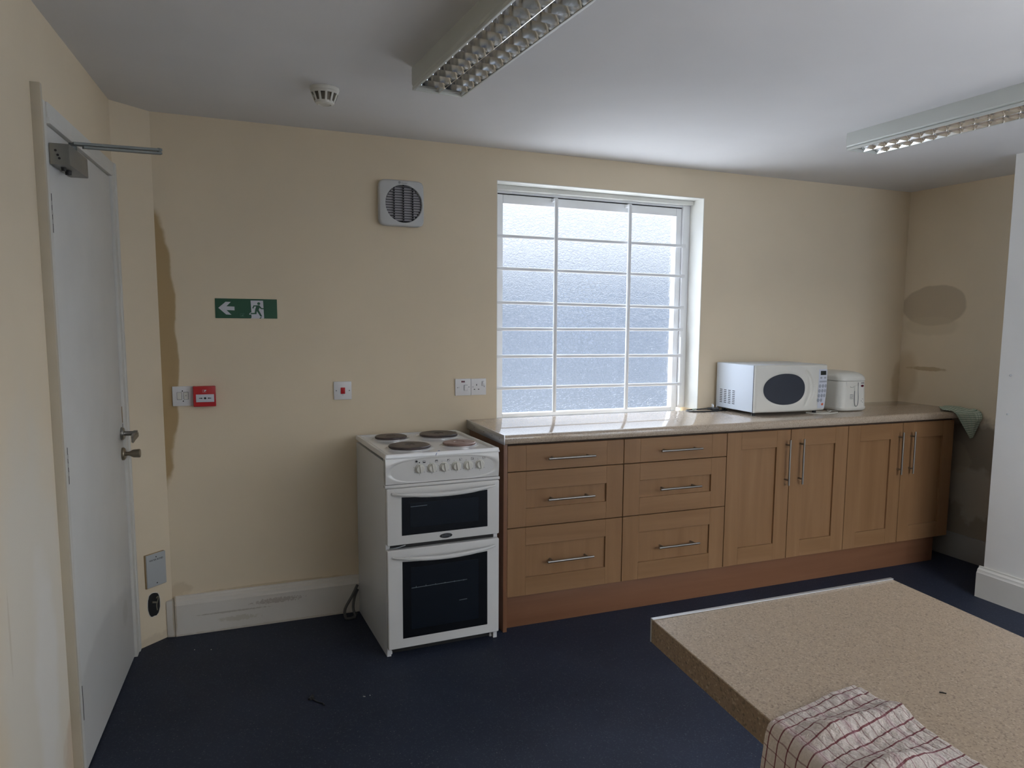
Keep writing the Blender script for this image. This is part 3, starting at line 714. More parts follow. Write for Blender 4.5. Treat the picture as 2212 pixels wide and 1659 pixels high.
for k in range(56):
    a = 2*PI*k/56; c_, s_ = math.cos(a), math.sin(a)
    ex = 2/2.4 if c_ > 0 else 2/1.9; ez = 2/2.2
    u = .375+.275*abs(c_)**ex*(1 if c_ > 0 else -1); v = .49+.333*abs(s_)**ez*(1 if s_ > 0 else -1); pts.append((u, v))
b2 = NB(); f_ = []; cen = b2.verts.new(mwf(.375, .49)+Vector((0, -.0012, 0)))
rings = []
for q in (1.0, .75, .5, .25): rings.append([b2.verts.new(mwf(.375+(u-.375)*q, .49+(v-.49)*q)+Vector((0, -.0012, 0))) for u, v in pts])
for a, b in zip(rings, rings[1:]):
    for k in range(56): b2.faces.new((a[k], a[(k+1) % 56], b[(k+1) % 56], b[k]))
for k in range(56): b2.faces.new((rings[-1][k], rings[-1][(k+1) % 56], cen))
bmesh.ops.recalc_face_normals(b2, faces=b2.faces[:]); merge(bm, b2, 0); obj('window', bm, M_mwwin, fas)
def on_mw(u, v, off=-.0012): return mwf(u, v)+Vector((0, off, 0))
def patch(bm, u0, u1, v0, v1, off, mi, n=10, skew=0):
    b2 = NB(); V2 = [[b2.verts.new(on_mw(u0+(u1-u0)*i/n+skew*(v0+(v1-v0)*j/n-.8), v0+(v1-v0)*j/n, off)) for i in range(n+1)] for j in range(n+1)]
    for j in range(n):
        for i in range(n): b2.faces.new((V2[j][i], V2[j][i+1], V2[j+1][i+1], V2[j+1][i]))
    merge(bm, b2, mi)
bm = NB(); patch(bm, .843, .985, .05, .90, -.0010, 0, 14); kp = obj('keypad', bm, M_panelgrey, mw)
bm = NB(); patch(bm, .870, .962, .775, .865, -.0018, 0, 4); obj('display', bm, M_lcd, kp)
def button(u, v, ru, rv, mm, name='button'):
    bm = NB(); b2 = NB(); c_ = b2.verts.new(on_mw(u, v, -.0026)); R_ = [b2.verts.new(on_mw(u+ru*math.cos(2*PI*k/18), v+rv*math.sin(2*PI*k/18), -.0018)) for k in range(18)]
    for k in range(18): b2.faces.new((R_[k], R_[(k+1) % 18], c_))
    merge(bm, b2); return obj(name, bm, mm, kp)
for u in (.882, .945): button(u, .715, .017, .022, M_btn)
bm = NB(); patch(bm, .855, .975, .615, .650, -.0018, 0, 4); obj('timer_bar', bm, M_btn, kp)
for r_i, v in enumerate((.535, .430, .325, .225)):
    for c_i in range(3):
        if r_i == 3 and c_i == 2: continue
        button(.868+.047*c_i-.006*r_i, v, .020, .040, M_btn)
button(.925, .135, .022, .026, M_orange, 'stop_button')
for cx_, cy_ in ((.03, .06), (.03, .33), (W_-.05, .06), (W_-.05, .33)):
    bm = NB(); lathe(bm, [(0, .0006), (.011, .0006), (.012, H0), (0, H0)], 12, M_=T(cx_, cy_, 0)); obj('foot', bm, M_rubber, mw)
# its lead and plug on the worktop
pc = thing('plug_lead', 'black mains lead and plug lying on the worktop between window and microwave', 'cable', (1.35, -.05, ZW))
bm = NB(); tube(bm, spline([(.165, -.03, .0035), (.08, -.06, .0035), (-.02, -.062, .0035), (-.085, -.035, .0035), (-.078, .020, .004), (-.03, .022, .006), (.02, -.002, .010), (.055, -.012, .014)]), .0035, 8); obj('lead', bm, M_rubber, pc)
bm = NB(); box(bm, -.022, .022, -.016, .016, 0, .019, .005, seg=2, M_=T(.088, -.020, .001) @ Matrix.Rotation(-.2, 4, 'Z')); box(bm, -.014, .01, -.006, .006, 0, .012, .003, M_=T(.060, -.013, .006) @ Matrix.Rotation(-.2, 4, 'Z')); pl = obj('plug', bm, M_rubber, pc)
bm = NB()
for q in (-.011, .011): box(bm, -.002, .002, -.0035, .0035, 0, .016, .0005, M_=T(.088+q, -.022, .019))
box(bm, -.002, .002, -.003, .003, 0, .020, .0005, M_=T(.080, -.006, .018)); obj('pin', bm, M_alu, pl)
bm = NB(); tube(bm, [(-.036, .0225, .0058), (-.014, .015, .008)], .006, 8); obj('tag_label', bm, M_tan, pc)

# ------------------------------------------------------------------ deep fryer beside the microwave
fr = thing('deep_fryer', 'white deep fryer with domed lid and red oval mark behind the microwave', 'fryer', (2.095, -.365, ZW))
def sect(w, d, r, z, n=7, cx=.108, cy=.15):
    P_ = []
    for qx, qy, a0 in ((1, 1, 0), (-1, 1, PI/2), (-1, -1, PI), (1, -1, 1.5*PI)):
        for k in range(n):
            a = a0+PI/2*k/(n-1); P_.append(Vector((cx+qx*(w/2-r)+r*math.cos(a), cy+qy*(d/2-r)+r*math.sin(a), z)))
    return P_
def loft(bm, secs, mi=0):
    b2 = NB(); R_ = [[b2.verts.new(p) for p in s_] for s_ in secs]; n = len(R_[0])
    for a, b in zip(R_, R_[1:]):
        for k in range(n): b2.faces.new((a[k], a[(k+1) % n], b[(k+1) % n], b[k]))
    b2.faces.new(R_[0]); b2.faces.new(R_[-1]); bmesh.ops.recalc_face_normals(b2, faces=b2.faces[:]); merge(bm, b2, mi)
bm = NB(); loft(bm, [sect(.200, .285, .045, .004), sect(.216, .300, .05, .010), sect(.222, .305, .05, .022), sect(.216, .300, .05, .028), sect(.214, .298, .05, .03), sect(.200, .288, .045, .172), sect(.196, .284, .045, .176)])
fb = obj('body', bm, M_cplastic, fr, smooth=50)
bm = NB(); loft(bm, [sect(.196, .284, .045, .1765), sect(.198, .286, .045, .178)]); obj('lid_seam', bm, M_ink, fr)
bm = NB(); loft(bm, [sect(.202, .290, .045, .178), sect(.204, .291, .046, .184), sect(.198, .285, .048, .200), sect(.180, .268, .055, .214), sect(.150, .235, .06, .224), sect(.100, .18, .048, .229), sect(.03, .08, .014, .231)])
ld = obj('lid', bm, M_cplastic, fr, smooth=50)
bm = NB(); box(bm, -.045, .045, -.008, .008, -.002, .002, .0018, M_=T(.09, .055, .2215) @ Matrix.Rotation(.18, 4, 'X')); obj('lid_vent', bm, M_ink, ld)
bm = NB(); lp = [(x, z) for x, z in [(-.012, .150), (-.013, .08), (-.0125, .055), (-.009, .040), (0, .033), (.009, .040), (.0125, .055), (.013, .08), (.011, .150)]]
prism(bm, lp, 'y', -.007, .004, .002, M_=T(.118, .004, 0) @ Matrix.Rotation(-.03, 4, 'X')); hd_ = obj('release_handle', bm, M_cplastic, fb)
bm = NB(); tube(bm, spline([(.103, .000, .120), (.1035, -.001, .070), (.108, -.002, .040), (.118, -.002, .030), (.129, -.002, .042), (.1325, -.001, .075), (.130, .001, .12), (.130, .0025, .168)]), .0017, 6); obj('handle_groove', bm, M_greyink, fb)
bm = NB(); b2 = NB(); lathe(b2, [(0, 0), (1, 0), (.9, .002), (0, .0025)], 28, axis='y'); bmesh.ops.scale(b2, vec=(.011, 1, .0065), verts=b2.verts[:]); merge(bm, b2, 0, T(.163, .0035, .148)); obj('red_badge', bm, M_darkred, fb)
for q_ in ((.153, .174, .0020, .0045, .1630, .1662), (.104, .135, -.0010, .003, .0225, .0245), (.098, .124, .000, .003, .0140, .0165), (.132, .163, .000, .003, .0140, .0165)):
    bm = NB(); box(bm, *q_); obj('print_mark', bm, M_ink, fb)
for j, (a, b) in enumerate(((.072, .092), (.072, .078), (.084, .092), (.072, .080), (.084, .090), (.073, .079), (.084, .092))):
    zz = .098-.008*((j+1)//2); bm = NB(); box(bm, a, b, -.0005, .002, zz, zz+.0022); obj('symbol_mark', bm, M_greyink, fb)
for q_ in ((.157, .163, .002, .004, .055, .062), (.165, .172, .002, .0045, .070, .0725), (.165, .171, .002, .0045, .050, .054)):
    bm = NB(); box(bm, *q_); obj('symbol_mark', bm, M_greyink, fb)
bm = NB(); tube(bm, [(.070+.013*(1+math.cos(a)), .0012-.0008*abs(math.sin(a)), .147+.007*math.sin(a)) for a in [PI+PI*k/10 for k in range(11)]], .0009, 5); tube(bm, [(.044, .007, .174), (.052, .005, .10), (.058, .003, .03)], .0006, 4)
obj('body_seam', bm, M_greyink, fb)
bm = NB(); tube(bm, spline([(2.06, -.30, .9175), (2.075, -.345, .9175), (2.045, -.398, .9175), (1.98, -.418, .9175), (1.90, -.412, .9175), (1.86, -.35, .9175)]), .0036, 8); tube(bm, spline([(2.06, -.33, .9175), (2.02, -.36, .9175), (1.98, -.37, .9175), (1.93, -.33, .9175)]), .0034, 8)
tag(obj('appliance_lead', bm, M_cablewhite), 'thin white lead curling out from under the microwave', 'cable')

# ------------------------------------------------------------------ wall fittings on the back wall
def plate(name, label, cat, x0, x1, z0, z1, m_=M_plastic, d=.009, group=None):
    t = thing(name, label, cat, ((x0+x1)/2, 0, (z0+z1)/2), group=group)
    bm = NB(); w2, h2 = (x1-x0)/2, (z1-z0)/2; box(bm, -w2, w2, -d, -.0005, -h2, h2, .0022); f = obj('face_plate', bm, m_, t)
    return t, f, d
def screws(f, d, pts, m_=M_greyink, r=.0028):
    for x, z in pts:
        bm = NB(); lathe(bm, [(0, 0), (r, 0), (r*.9, .0008), (0, .0008)], 10, M_=T(x, -d, z), axis='y'); obj('screw', bm, m_, f)
def rocker(t, x, z, w, h, d, m_, tilt=.12, name='rocker_switch', frame=True):
    if frame: bm = NB(); box(bm, x-w/2-.0012, x+w/2+.0012, -d-.0004, -d+.001, z-h/2-.0012, z+h/2+.0012, 0); obj('switch_surround', bm, M_greyink, t)
    bm = NB(); box(bm, -w/2, w/2, -.0045, .002, -h/2, h/2, .0012, M_=T(x, -d, z) @ Matrix.Rotation(tilt, 4, 'X')); obj(name, bm, m_, t)
t, f, d = plate('light_switch', 'white two-gang light switch beside the red fire call point', 'switch', -1.350, -1.2685, 1.029, 1.115)
rocker(t, -.0135, .001, .0175, .030, d, M_cplastic, -.1); rocker(t, .0125, .002, .0175, .030, d, M_cplastic, .1); screws(f, d, [(-.001, .0225), (.001, -.0215)], M_ink, .0026)
bm = NB(); box(bm, .0120, .0135, -d-.0058, -d-.0040, 0, .005); obj('switch_mark', bm, M_ink, t)
fc = thing('fire_call_point', 'red break-glass fire alarm call point beside the light switch', 'alarm', (-1.222, 0, 1.0705))
bm = NB(); box(bm, -.046, .044, -.034, -.0005, -.0445, .0445, .004, seg=3); fcb = obj('housing', bm, M_red, fc)
bm = NB(); prism(bm, [(-.0445, .043), (-.0445, -.012), (.0425, -.012), (.0425, .043), (0, .0455)], 'y', -.0385, -.033, .0015); obj('upper_cover', bm, M_red, fcb)
bm = NB(); box(bm, -.035, .037, -.040, -.0335, -.024, .010, .001); gp = obj('press_panel', bm, M_signwhite, fc)
bm = NB(); lathe(bm, [(0, 0), (.0048, 0), (.0048, .0004), (0, .0004)], 18, M_=T(.001, -.0400, -.007), axis='y')
for s_ in (-1, 1):
    prism(bm, [(.001+s_*.009, -.007), (.001+s_*.016, -.0035), (.001+s_*.016, -.0055), (.001+s_*.024, -.0055), (.001+s_*.024, -.0085), (.001+s_*.016, -.0085), (.001+s_*.016, -.0105)], 'y', -.0404, -.0399)
obj('arrow_symbols', bm, M_ink, gp)
bm = NB()
for a, b, c, e_ in ((-.008, .007, .0185, .0192), (-.008, -.0073, .0185, .030), (-.008, .003, .0293, .030)): box(bm, a, b, -.0391, -.0384, c, e_)
prism(bm, [(-.003, .022), (.003, .023), (.008, .029), (.004, .030), (-.001, .027)], 'y', -.0391, -.0384); obj('hand_symbol', bm, M_signwhite, fcb)
t, f, d = plate('cooker_switch', 'white single plate with a red rocker between exit sign and cooker', 'switch', -.6715, -.590, 1.036, 1.121)
rocker(t, .0005, .0, .0195, .030, d, M_red, .12, frame=False); screws(f, d, [(-.030, 0), (.030, 0)]); bm = NB(); box(bm, -.004, .003, -d-.0003, -d+.001, -.0210, -.0198); obj('print_mark', bm, M_greyink, f)
t, f, d = plate('fused_switch', 'white fused switch with red neon adjoining the socket', 'switch', -.0835, -.0028, 1.038, 1.1225)
rocker(t, .0135, -.003, .016, .026, d, M_plastic, .1); screws(f, d, [(-.028, -.002), (.0305, .0)])
bm = NB(); box(bm, -.0095, .0095, -d-.001, -d+.002, .0235, .0320, .0006); obj('neon_window', bm, M_darkred, t)
bm = NB(); box(bm, -.021, -.0200, -d-.0004, -d+.001, -.005, .003); obj('slot_mark', bm, M_greyink, f)
t, f, d = plate('wall_socket', 'white single wall socket adjoining the fused switch near the window', 'socket', -.0018, .0785, 1.0385, 1.1215)
rocker(t, .0225, .016, .009, .022, d, M_plastic, .1); screws(f, d, [(-.030, .0), (.030, .001)], M_btn)
bm = NB(); box(bm, -.0125, -.0085, -d-.0003, -d+.002, .006, .0145); box(bm, -.0255, -.0185, -d-.0003, -d+.002, -.0145, -.0105); box(bm, -.0035, .0035, -d-.0003, -d+.002, -.0145, -.0105); obj('pin_holes', bm, M_ink, f)

# exit sign
sg = thing('exit_sign', 'green emergency exit sign with white arrow and running figure', 'sign', (-1.0390, 0, 1.455))
SW, SH = .2555, .0860
def S_(u, v): return (-SW/2+(u-137)/(2050-137)*SW, SH/2-(v-155)/(755-155)*SH)      # crop pixels -> sign plane
bm = NB(); box(bm, -SW/2, SW/2, -.003, -.0005, -SH/2, SH/2, .0004, seg=1); sb = obj('board', bm, M_green, sg)
def poly(bm, pts, y0, y1, mi=0): prism(bm, [S_(*p) for p in pts], 'y', y0, y1, 0, mi)
bm = NB(); poly(bm, [(232, 443), (460, 255), (615, 260), (478, 392), (722, 400), (722, 515), (478, 508), (622, 650), (462, 642)], -.0034, -.0029); obj('arrow', bm, M_signwhite, sb)
bm = NB(); poly(bm, [(1225, 203), (1612, 203), (1632, 745), (1600, 757), (1215, 757), (1240, 720), (1235, 640), (1175, 640), (1170, 620), (1205, 575), (1240, 575)], -.0034, -.0029); obj('doorway_symbol', bm, M_signwhite, sb)
bm = NB()
hp = [(1475+48*math.cos(a), 295+42*math.sin(a)) for a in [2*PI*k/20 for k in range(20)]]; poly(bm, hp, -.0040, -.0033)
poly(bm, [(1310, 350), (1490, 345), (1560, 430), (1635, 432), (1635, 466), (1545, 466), (1495, 425), (1468, 490), (1572, 690), (1520, 697), (1412, 530), (1395, 622), (1200, 626), (1215, 590), (1340, 582), (1360, 470), (1392, 385), (1335, 385), (1302, 452), (1268, 440)], -.0038, -.0033)
poly(bm, [(1475, 755), (1530, 712), (1555, 718), (1528, 757)], -.0038, -.0033)
obj('running_figure', bm, M_green, sb)
bm = NB()
for a, b, c, e_ in ((890, 1005, 605, 611), (890, 1005, 693, 699), (890, 896, 605, 699), (1000, 1006, 605, 640)): poly(bm, [(a, c), (b, c), (b, e_), (a, e_)], -.0033, -.0029)
poly(bm, [(915, 670), (985, 640), (985, 685), (950, 675)], -.0033, -.0029); obj('small_logo', bm, mat('faint_print', (.10, .20, .15), .5), sb)

# extractor fan
fn = thing('extractor_fan', 'square white extractor fan with round slatted grille high on the wall', 'fan', (-.348, 0, 1.957))
def rr(w, h, r, n=8, cx=0, cz=0):
    P_ = []
    for qx, qz, a0 in ((1, 1, 0), (-1, 1, PI/2), (-1, -1, PI), (1, -1, 1.5*PI)):
        for k in range(n):
            a = a0+PI/2*k/(n-1); P_.append((cx+qx*(w/2-r)+r*math.cos(a), cz+qz*(h/2-r)+r*math.sin(a)))
    return P_
R_F = .0865; fcx, fcz = .010, -.002
bm = NB(); b2 = NB(); no = 64
def rrpt(a, w, h, r):      # rounded-square radius along direction a
    c_, s_ = math.cos(a), math.sin(a); p = 9.0
    k = (abs(c_)**p+abs(s_)**p)**(-1/p); return (k*w/2*c_, k*h/2*s_)
levels = []
for (wd, y) in ((.210, -.001), (.212, -.030), (.208, -.035), (.198, -.038)):
    levels.append([b2.verts.new((rrpt(2*PI*k/no, wd, wd, 0)[0], y, rrpt(2*PI*k/no, wd, wd, 0)[1])) for k in range(no)])
for (r_, y) in ((R_F+.002, -.038), (R_F, -.036), (R_F, -.012)):
    levels.append([b2.verts.new((fcx+r_*math.cos(2*PI*k/no), y, fcz+r_*math.sin(2*PI*k/no))) for k in range(no)])
for a, b in zip(levels, levels[1:]):
    for k in range(no): b2.faces.new((a[k], a[(k+1) % no], b[(k+1) % no], b[k]))
bmesh.ops.recalc_face_normals(b2, faces=b2.faces[:]); merge(bm, b2); fbdy = obj('housing', bm, M_fan, fn, smooth=40)
bm = NB(); lathe(bm, [(0, 0), (R_F, 0), (R_F, .001), (0, .001)], 48, M_=T(fcx, -.011, fcz), axis='y'); obj('fan_opening', bm, M_fandark, fn)
bm = NB()
for k in range(14):
    zz = -.078+.012*k; hw = math.sqrt(max(0, R_F**2-zz**2))-.001
    if hw > .01: box(bm, fcx-hw, fcx+hw, -.0365, -.0350, fcz+zz-.0008, fcz+zz+.0008)
for k in range(13):
    zz = -.072+.012*k; hw = math.sqrt(max(0, (R_F-.004)**2-zz**2))
    if hw > .01: box(bm, fcx-hw, fcx+hw, -.020, -.019, fcz+zz-.0048, fcz+zz+.0040, 0)
obj('fan_grille', bm, M_fanslat, fn)
for q in (-.044, .0, .044):
    hh = math.sqrt(R_F**2-q*q); bm = NB(); box(bm, fcx+q-.002, fcx+q+.002, -.034, -.0205, fcz-hh, fcz+hh); obj('grille_rib', bm, M_fandark, fn)
bm = NB(); merge(bm, text_bm('Xpelair', .0105, .0002, .2), 0, T(.012, -.0383, .0925) @ RX)
tube(bm, [(-.010+.0048*math.cos(a), -.0384, .0935+.0048*math.sin(a)) for a in [2*PI*k/16 for k in range(16)]], .0007, 4, closed=True)
tube(bm, [(-.0125, -.0384, .0965), (-.010, -.0384, .0905), (-.0075, -.0384, .0965)], .0007, 4); obj('maker_mark', bm, M_greyink, fbdy)

# blanking plate and hole on the diagonal wall
dv = (B_-A_).normalized(); DG = Matrix.Translation((A_.x, A_.y, 0)) @ Matrix.Rotation(math.atan2(dv.y, dv.x), 4, 'Z')
ds = .015
bk = thing('blanking_plate', 'grey rectangular cover plate with two screws low beside the door', 'plate')
bm = NB(); box(bm, .051, .148, -.007, 0, .252, .400, .001, M_=DG); obj('backing_box', bm, M_rust, bk)
bm = NB(); box(bm, .053, .149, -.0125, -.0065, .255, .399, .0015, M_=DG); bf = obj('cover', bm, M_boxgrey, bk)
for z_ in (.384, .268):
    bm = NB(); lathe(bm, [(0, 0), (.0028, 0), (.0028, .0008), (0, .0008)], 10, M_=DG @ T(.101, -.0125, z_), axis='y'); obj('screw', bm, M_ink, bf)
bm = NB(); merge(bm, text_bm('WATER BOND', .0105, .0002), 0, DG @ T(.101, -.0128, .372) @ RX); obj('lettering', bm, M_ink, bf)
hl = thing('wall_hole', 'ragged oval hole exposing a pipe low beside the door', 'hole')
def ov(cx, cz, w, h, n=28, j=0, seed=3):
    rd = random.Random(seed); P_ = []
    for k in range(n):
        a = 2*PI*k/n; q = 1+j*(rd.random()-.5); P_.append((cx+w/2*abs(math.cos(a))**.7*math.copysign(1, math.cos(a))*q, cz+h/2*abs(math.sin(a))**.8*math.copysign(1, math.sin(a))*q))
    return P_
bm = NB(); prism(bm, ov(.088, .172, .060, .104, j=.07), 'y', -.0016, 0, M_=DG); obj('dark_opening', bm, M_black, hl)
P_ = ov(.088, .172, .063, .107, j=.06, seed=5)
bm = NB(); tube(bm, [DG @ Vector((x, -.0012, z)) for x, z in P_], .0016, 6, closed=True); obj('broken_rim', bm, M_skirt, hl)
bm = NB(); tube(bm, spline([DG @ Vector(p) for p in ((.101, -.002, .196), (.105, -.005, .203), (.109, -.005, .198), (.104, -.004, .180), (.100, -.003, .165), (.102, -.003, .142))]), .0022, 6)
tube(bm, [DG @ Vector((.078, -.003, .186)), DG @ Vector((.100, -.003, .178))], .004, 7); obj('pipe_end', bm, mat('dusty_pipe', (.20, .18, .13), .7), hl)

# ------------------------------------------------------------------ ceiling fittings
def fluorescent(name, label, x0, y0, ang_, length, group):
    """x0,y0 far left corner; runs towards -y; local frame x right, y towards the camera side negative"""
    t = thing(name, label, 'ceiling light', (x0, y0, ZC), ang_, group)
    Wd = .180; H = .066
    bm = NB()
    prism(bm, [(.002, 0), (Wd-.002, 0), (Wd, -.006), (Wd, -H+.010), (Wd-.008, -H), (Wd-.012, -H), (Wd-.004, -H+.012), (Wd-.004, -.004), (.004, -.004), (.004, -H+.012), (.012, -H), (.008, -H), (0, -H+.010), (0, -.006)], 'y', -length, 0, 0)
    box(bm, .002, Wd-.002, -.004, 0, -H+.004, -.002); box(bm, .002, Wd-.002, -length, -length+.004, -H+.004, -.002)
    obj('housing', bm, M_housing, t)
    bm = NB(); zb = -H-.010; r_ = .008
    box(bm, .001, r_+.001, -length+.002, -.001, zb, -H+.001, .001, 0); box(bm, Wd-r_-.001, Wd-.001, -length+.002, -.001, zb, -H+.001, .001, 0)
    box(bm, r_+.001, Wd-r_-.001, -.010, -.001, zb, -H+.001, .001, 0); box(bm, r_+.001, Wd-r_-.001, -length+.002, -length+.011, zb, -H+.001, .001, 0)
    fr_ = obj('louvre_frame', bm, M_housing, t)
    bm = NB(); xm = Wd/2; hz = .046
    for (a, b) in ((r_+.002, xm-.0008), (xm+.0008, Wd-r_-.002)):
        c_ = (a+b)/2; hw = (b-a)/2; n_ = 14
        def zt_(x): return zb+.002+hz*(1-abs((x-c_)/hw)**2.2)
        prof = [(a+(b-a)*k/n_, zt_(a+(b-a)*k/n_)) for k in range(n_+1)]
        b2 = NB(); A = [b2.verts.new((x, -.011, z)) for x, z in prof]; B = [b2.verts.new((x, -length+.012, z)) for x, z in prof]
        for k in range(n_): b2.faces.new((A[k], A[k+1], B[k+1], B[k]))
        merge(bm, b2)
        nb = int((length-.03)/.062)
        for k in range(1, nb+1):
            yy = -.011-.062*k; b2 = NB(); top = [(x, min(z, zb+.040)) for x, z in prof]
            R1 = [b2.verts.new((x, yy, zb)) for x, z in prof]; T1 = [b2.verts.new((x, yy-.0035, z)) for x, z in top]; T2 = [b2.verts.new((x, yy+.0035, z)) for x, z in top]
            for q in range(n_):
                b2.faces.new((R1[q], R1[q+1], T1[q+1], T1[q])); b2.faces.new((R1[q], R1[q+1], T2[q+1], T2[q]))
                if top[q][1] > zb+.003: b2.faces.new((T1[q], T1[q+1], T2[q+1], T2[q]))
            merge(bm, b2)
    box(bm, xm-.0008, xm+.0008, -length+.012, -.011, zb, zb+.010)
    obj('louvre', bm, M_louvre, fr_, smooth=30)
    return t
fluorescent('ceiling_light', 'louvred fluorescent ceiling fitting nearest the smoke detector', -.535, -1.050, math.radians(3.0), 1.55, 'louvred fluorescent fittings')
fluorescent('ceiling_light', 'louvred fluorescent ceiling fitting nearest the pale pier', 1.424, -1.006, math.radians(-.3), 1.55, 'louvred fluorescent fittings')

sd = thing('smoke_detector', 'white round smoke detector on the ceiling above the extractor fan', 'smoke detector', (-.770, -.668, ZC))
bm = NB(); lathe(bm, [(0, 0), (.052, 0), (.053, -.006), (.051, -.012), (.049, -.014), (0, -.014)], 40); obj('base', bm, M_cplastic, sd)
bm = NB(); lathe(bm, [(.038, -.016), (.036, -.048), (0, -.050)], 36); obj('sensor_core', bm, mat('detector_core', (.16, .14, .11), .7), sd)
bm = NB()
lathe(bm, [(.050, -.014), (.049, -.022), (.045, -.022), (.046, -.014)], 40); lathe(bm, [(.036, -.047), (.033, -.056), (.024, -.060), (.020, -.057), (.031, -.053), (.033, -.047)], 40)
for k in range(12):
    a = 2*PI*k/12; M1 = Matrix.Rotation(a, 4, 'Z')
    prism(bm, [(.047, -.020), (.0495, -.020), (.0365, -.052), (.034, -.052)], 'y', -.0042, .0042, .0008, M_=M1)
obj('vented_cover', bm, M_cplastic, sd)
bm = NB(); lathe(bm, [(0, -.0535), (.018, -.0545), (.019, -.0575), (0, -.0585)], 24); box(bm, -.002, .002, -.031, .031, -.0565, -.0545, 0); obj('centre_disc', bm, M_cplastic, sd)

# hooks on the pier edge
for z_ in (1.173, .977):
    bm = NB(); lathe(bm, [(0, 0), (.0045, 0), (.004, .006), (.002, .009), (0, .010)], 10, M_=T(XP, -1.12, z_) @ Matrix.Rotation(PI, 4, 'Z'), axis='x')
    tag(obj('wall_plug', bm, M_boxgrey), 'small grey fixing in the pale pier, '+('the upper of two' if z_ > 1.1 else 'the lower of two'), 'fixing', 'fixings in the pier')

# ------------------------------------------------------------------ island table
tb = thing('island_table', 'speckled beige laminate island table with a metal edge strip and a towel', 'table', (-.20, -3.2, 0))
ZI = .900
def sk(x, y): return (x+.20-(-.09)*(y+2.592), y+3.2)        # table is slightly out of square
def skl(pts): return [sk(x, y) for x, y in pts]
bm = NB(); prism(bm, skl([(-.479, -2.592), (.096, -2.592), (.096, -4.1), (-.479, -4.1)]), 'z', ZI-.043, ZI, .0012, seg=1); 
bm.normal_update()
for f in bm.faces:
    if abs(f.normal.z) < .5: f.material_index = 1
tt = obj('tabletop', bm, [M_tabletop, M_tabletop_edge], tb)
bm = NB(); prism(bm, skl([(-.480, -2.5905), (.097, -2.5905), (.097, -2.5975), (-.480, -2.5975)]), 'z', ZI+.0002, ZI+.0022, .0006, seg=1); prism(bm, skl([(-.480, -2.5885), (.097, -2.5885), (.097, -2.5918), (-.480, -2.5918)]), 'z', ZI-.042, ZI+.002, .0006, seg=1)
obj('edge_strip', bm, M_alu, tt)
bm = NB(); prism(bm, skl([(-.40, -3.14), (.03, -3.14), (.03, -4.05), (-.40, -4.05)]), 'z', 0, ZI-.043, .001, seg=1); obj('base_cabinet', bm, M_wv, tb)
bm = NB(); tube(bm, [(-.2345, -2.985, ZI+.001), (-.231, -2.9885, ZI+.001), (-.2285, -2.992, ZI+.0008)], .0009, 5); tag(obj('crumb', bm, M_ink), 'tiny dark crumb on the speckled island tabletop', 'crumb')

# ------------------------------------------------------------------ towels
def towel_mat(name, base, lines, band, sx, sy, wid=.035, cross=.55):
    m_ = mat(name, base, .95, spec=.05); n = N(m_)
    uv = n.n('ShaderNodeUVMap'); sep = n.n('ShaderNodeSeparateXYZ'); n.l(uv.outputs[0], sep.inputs[0])
    def line(v, f, ww, ph=0.0):
        fr_ = n.math('FRACT', n.math('ADD', n.math('MULTIPLY', v, f), ph)); d = n.math('ABSOLUTE', n.math('SUBTRACT', fr_, .5)); return n.math('LESS_THAN', d, ww)
    c = n.ramp(n.noise(180, 2), [(.3, tuple(v*.86 for v in base)), (.7, base)])
    lx = line(sep.outputs[0], sx, wid*.8); ly = line(sep.outputs[1], sy, wid)
    c = n.mix(n.math('MULTIPLY', lx, cross), c, lines); c = n.mix(n.math('MULTIPLY', ly, .85), c, lines)
    bx = line(sep.outputs[0], sx/4, .085, .13); c = n.mix(n.math('MULTIPLY', bx, .30), c, band)
    n.l(c, n.b.inputs['Base Color'])
    n.bump(n.math('ADD', n.noise(320, 3), n.math('MULTIPLY', n.noise(150, 3), 1.0)), .8, .0028)
    return m_
def cloth(name, fn_, nu, nv, m_, label, th=.004):
    me = bpy.data.meshes.new(name); vs = []; fs = []
    for j in range(nv+1):
        for i in range(nu+1): vs.append(fn_(i/nu, j/nv))
    for j in range(nv):
        for i in range(nu): a = j*(nu+1)+i; fs.append((a, a+1, a+nu+2, a+nu+1))
    me.from_pydata(vs, [], fs); uvl = me.uv_layers.new(name='UVMap')
    for p in me.polygons:
        for li in p.loop_indices:
            vi = me.loops[li].vertex_index; uvl.data[li].uv = ((vi % (nu+1))/nu, (vi//(nu+1))/nv)
    me.materials.append(m_); me.shade_smooth(); ob = bpy.data.objects.new(name, me); C.objects.link(ob)
    so = ob.modifiers.new('thickness', 'SOLIDIFY'); so.thickness = th; so.offset = 0
    sb_ = ob.modifiers.new('smooth', 'SUBSURF'); sb_.levels = 1; sb_.render_levels = 1
    tag(ob, label, 'towel'); return ob
rdm = random.Random(4)
from mathutils import noise as mn
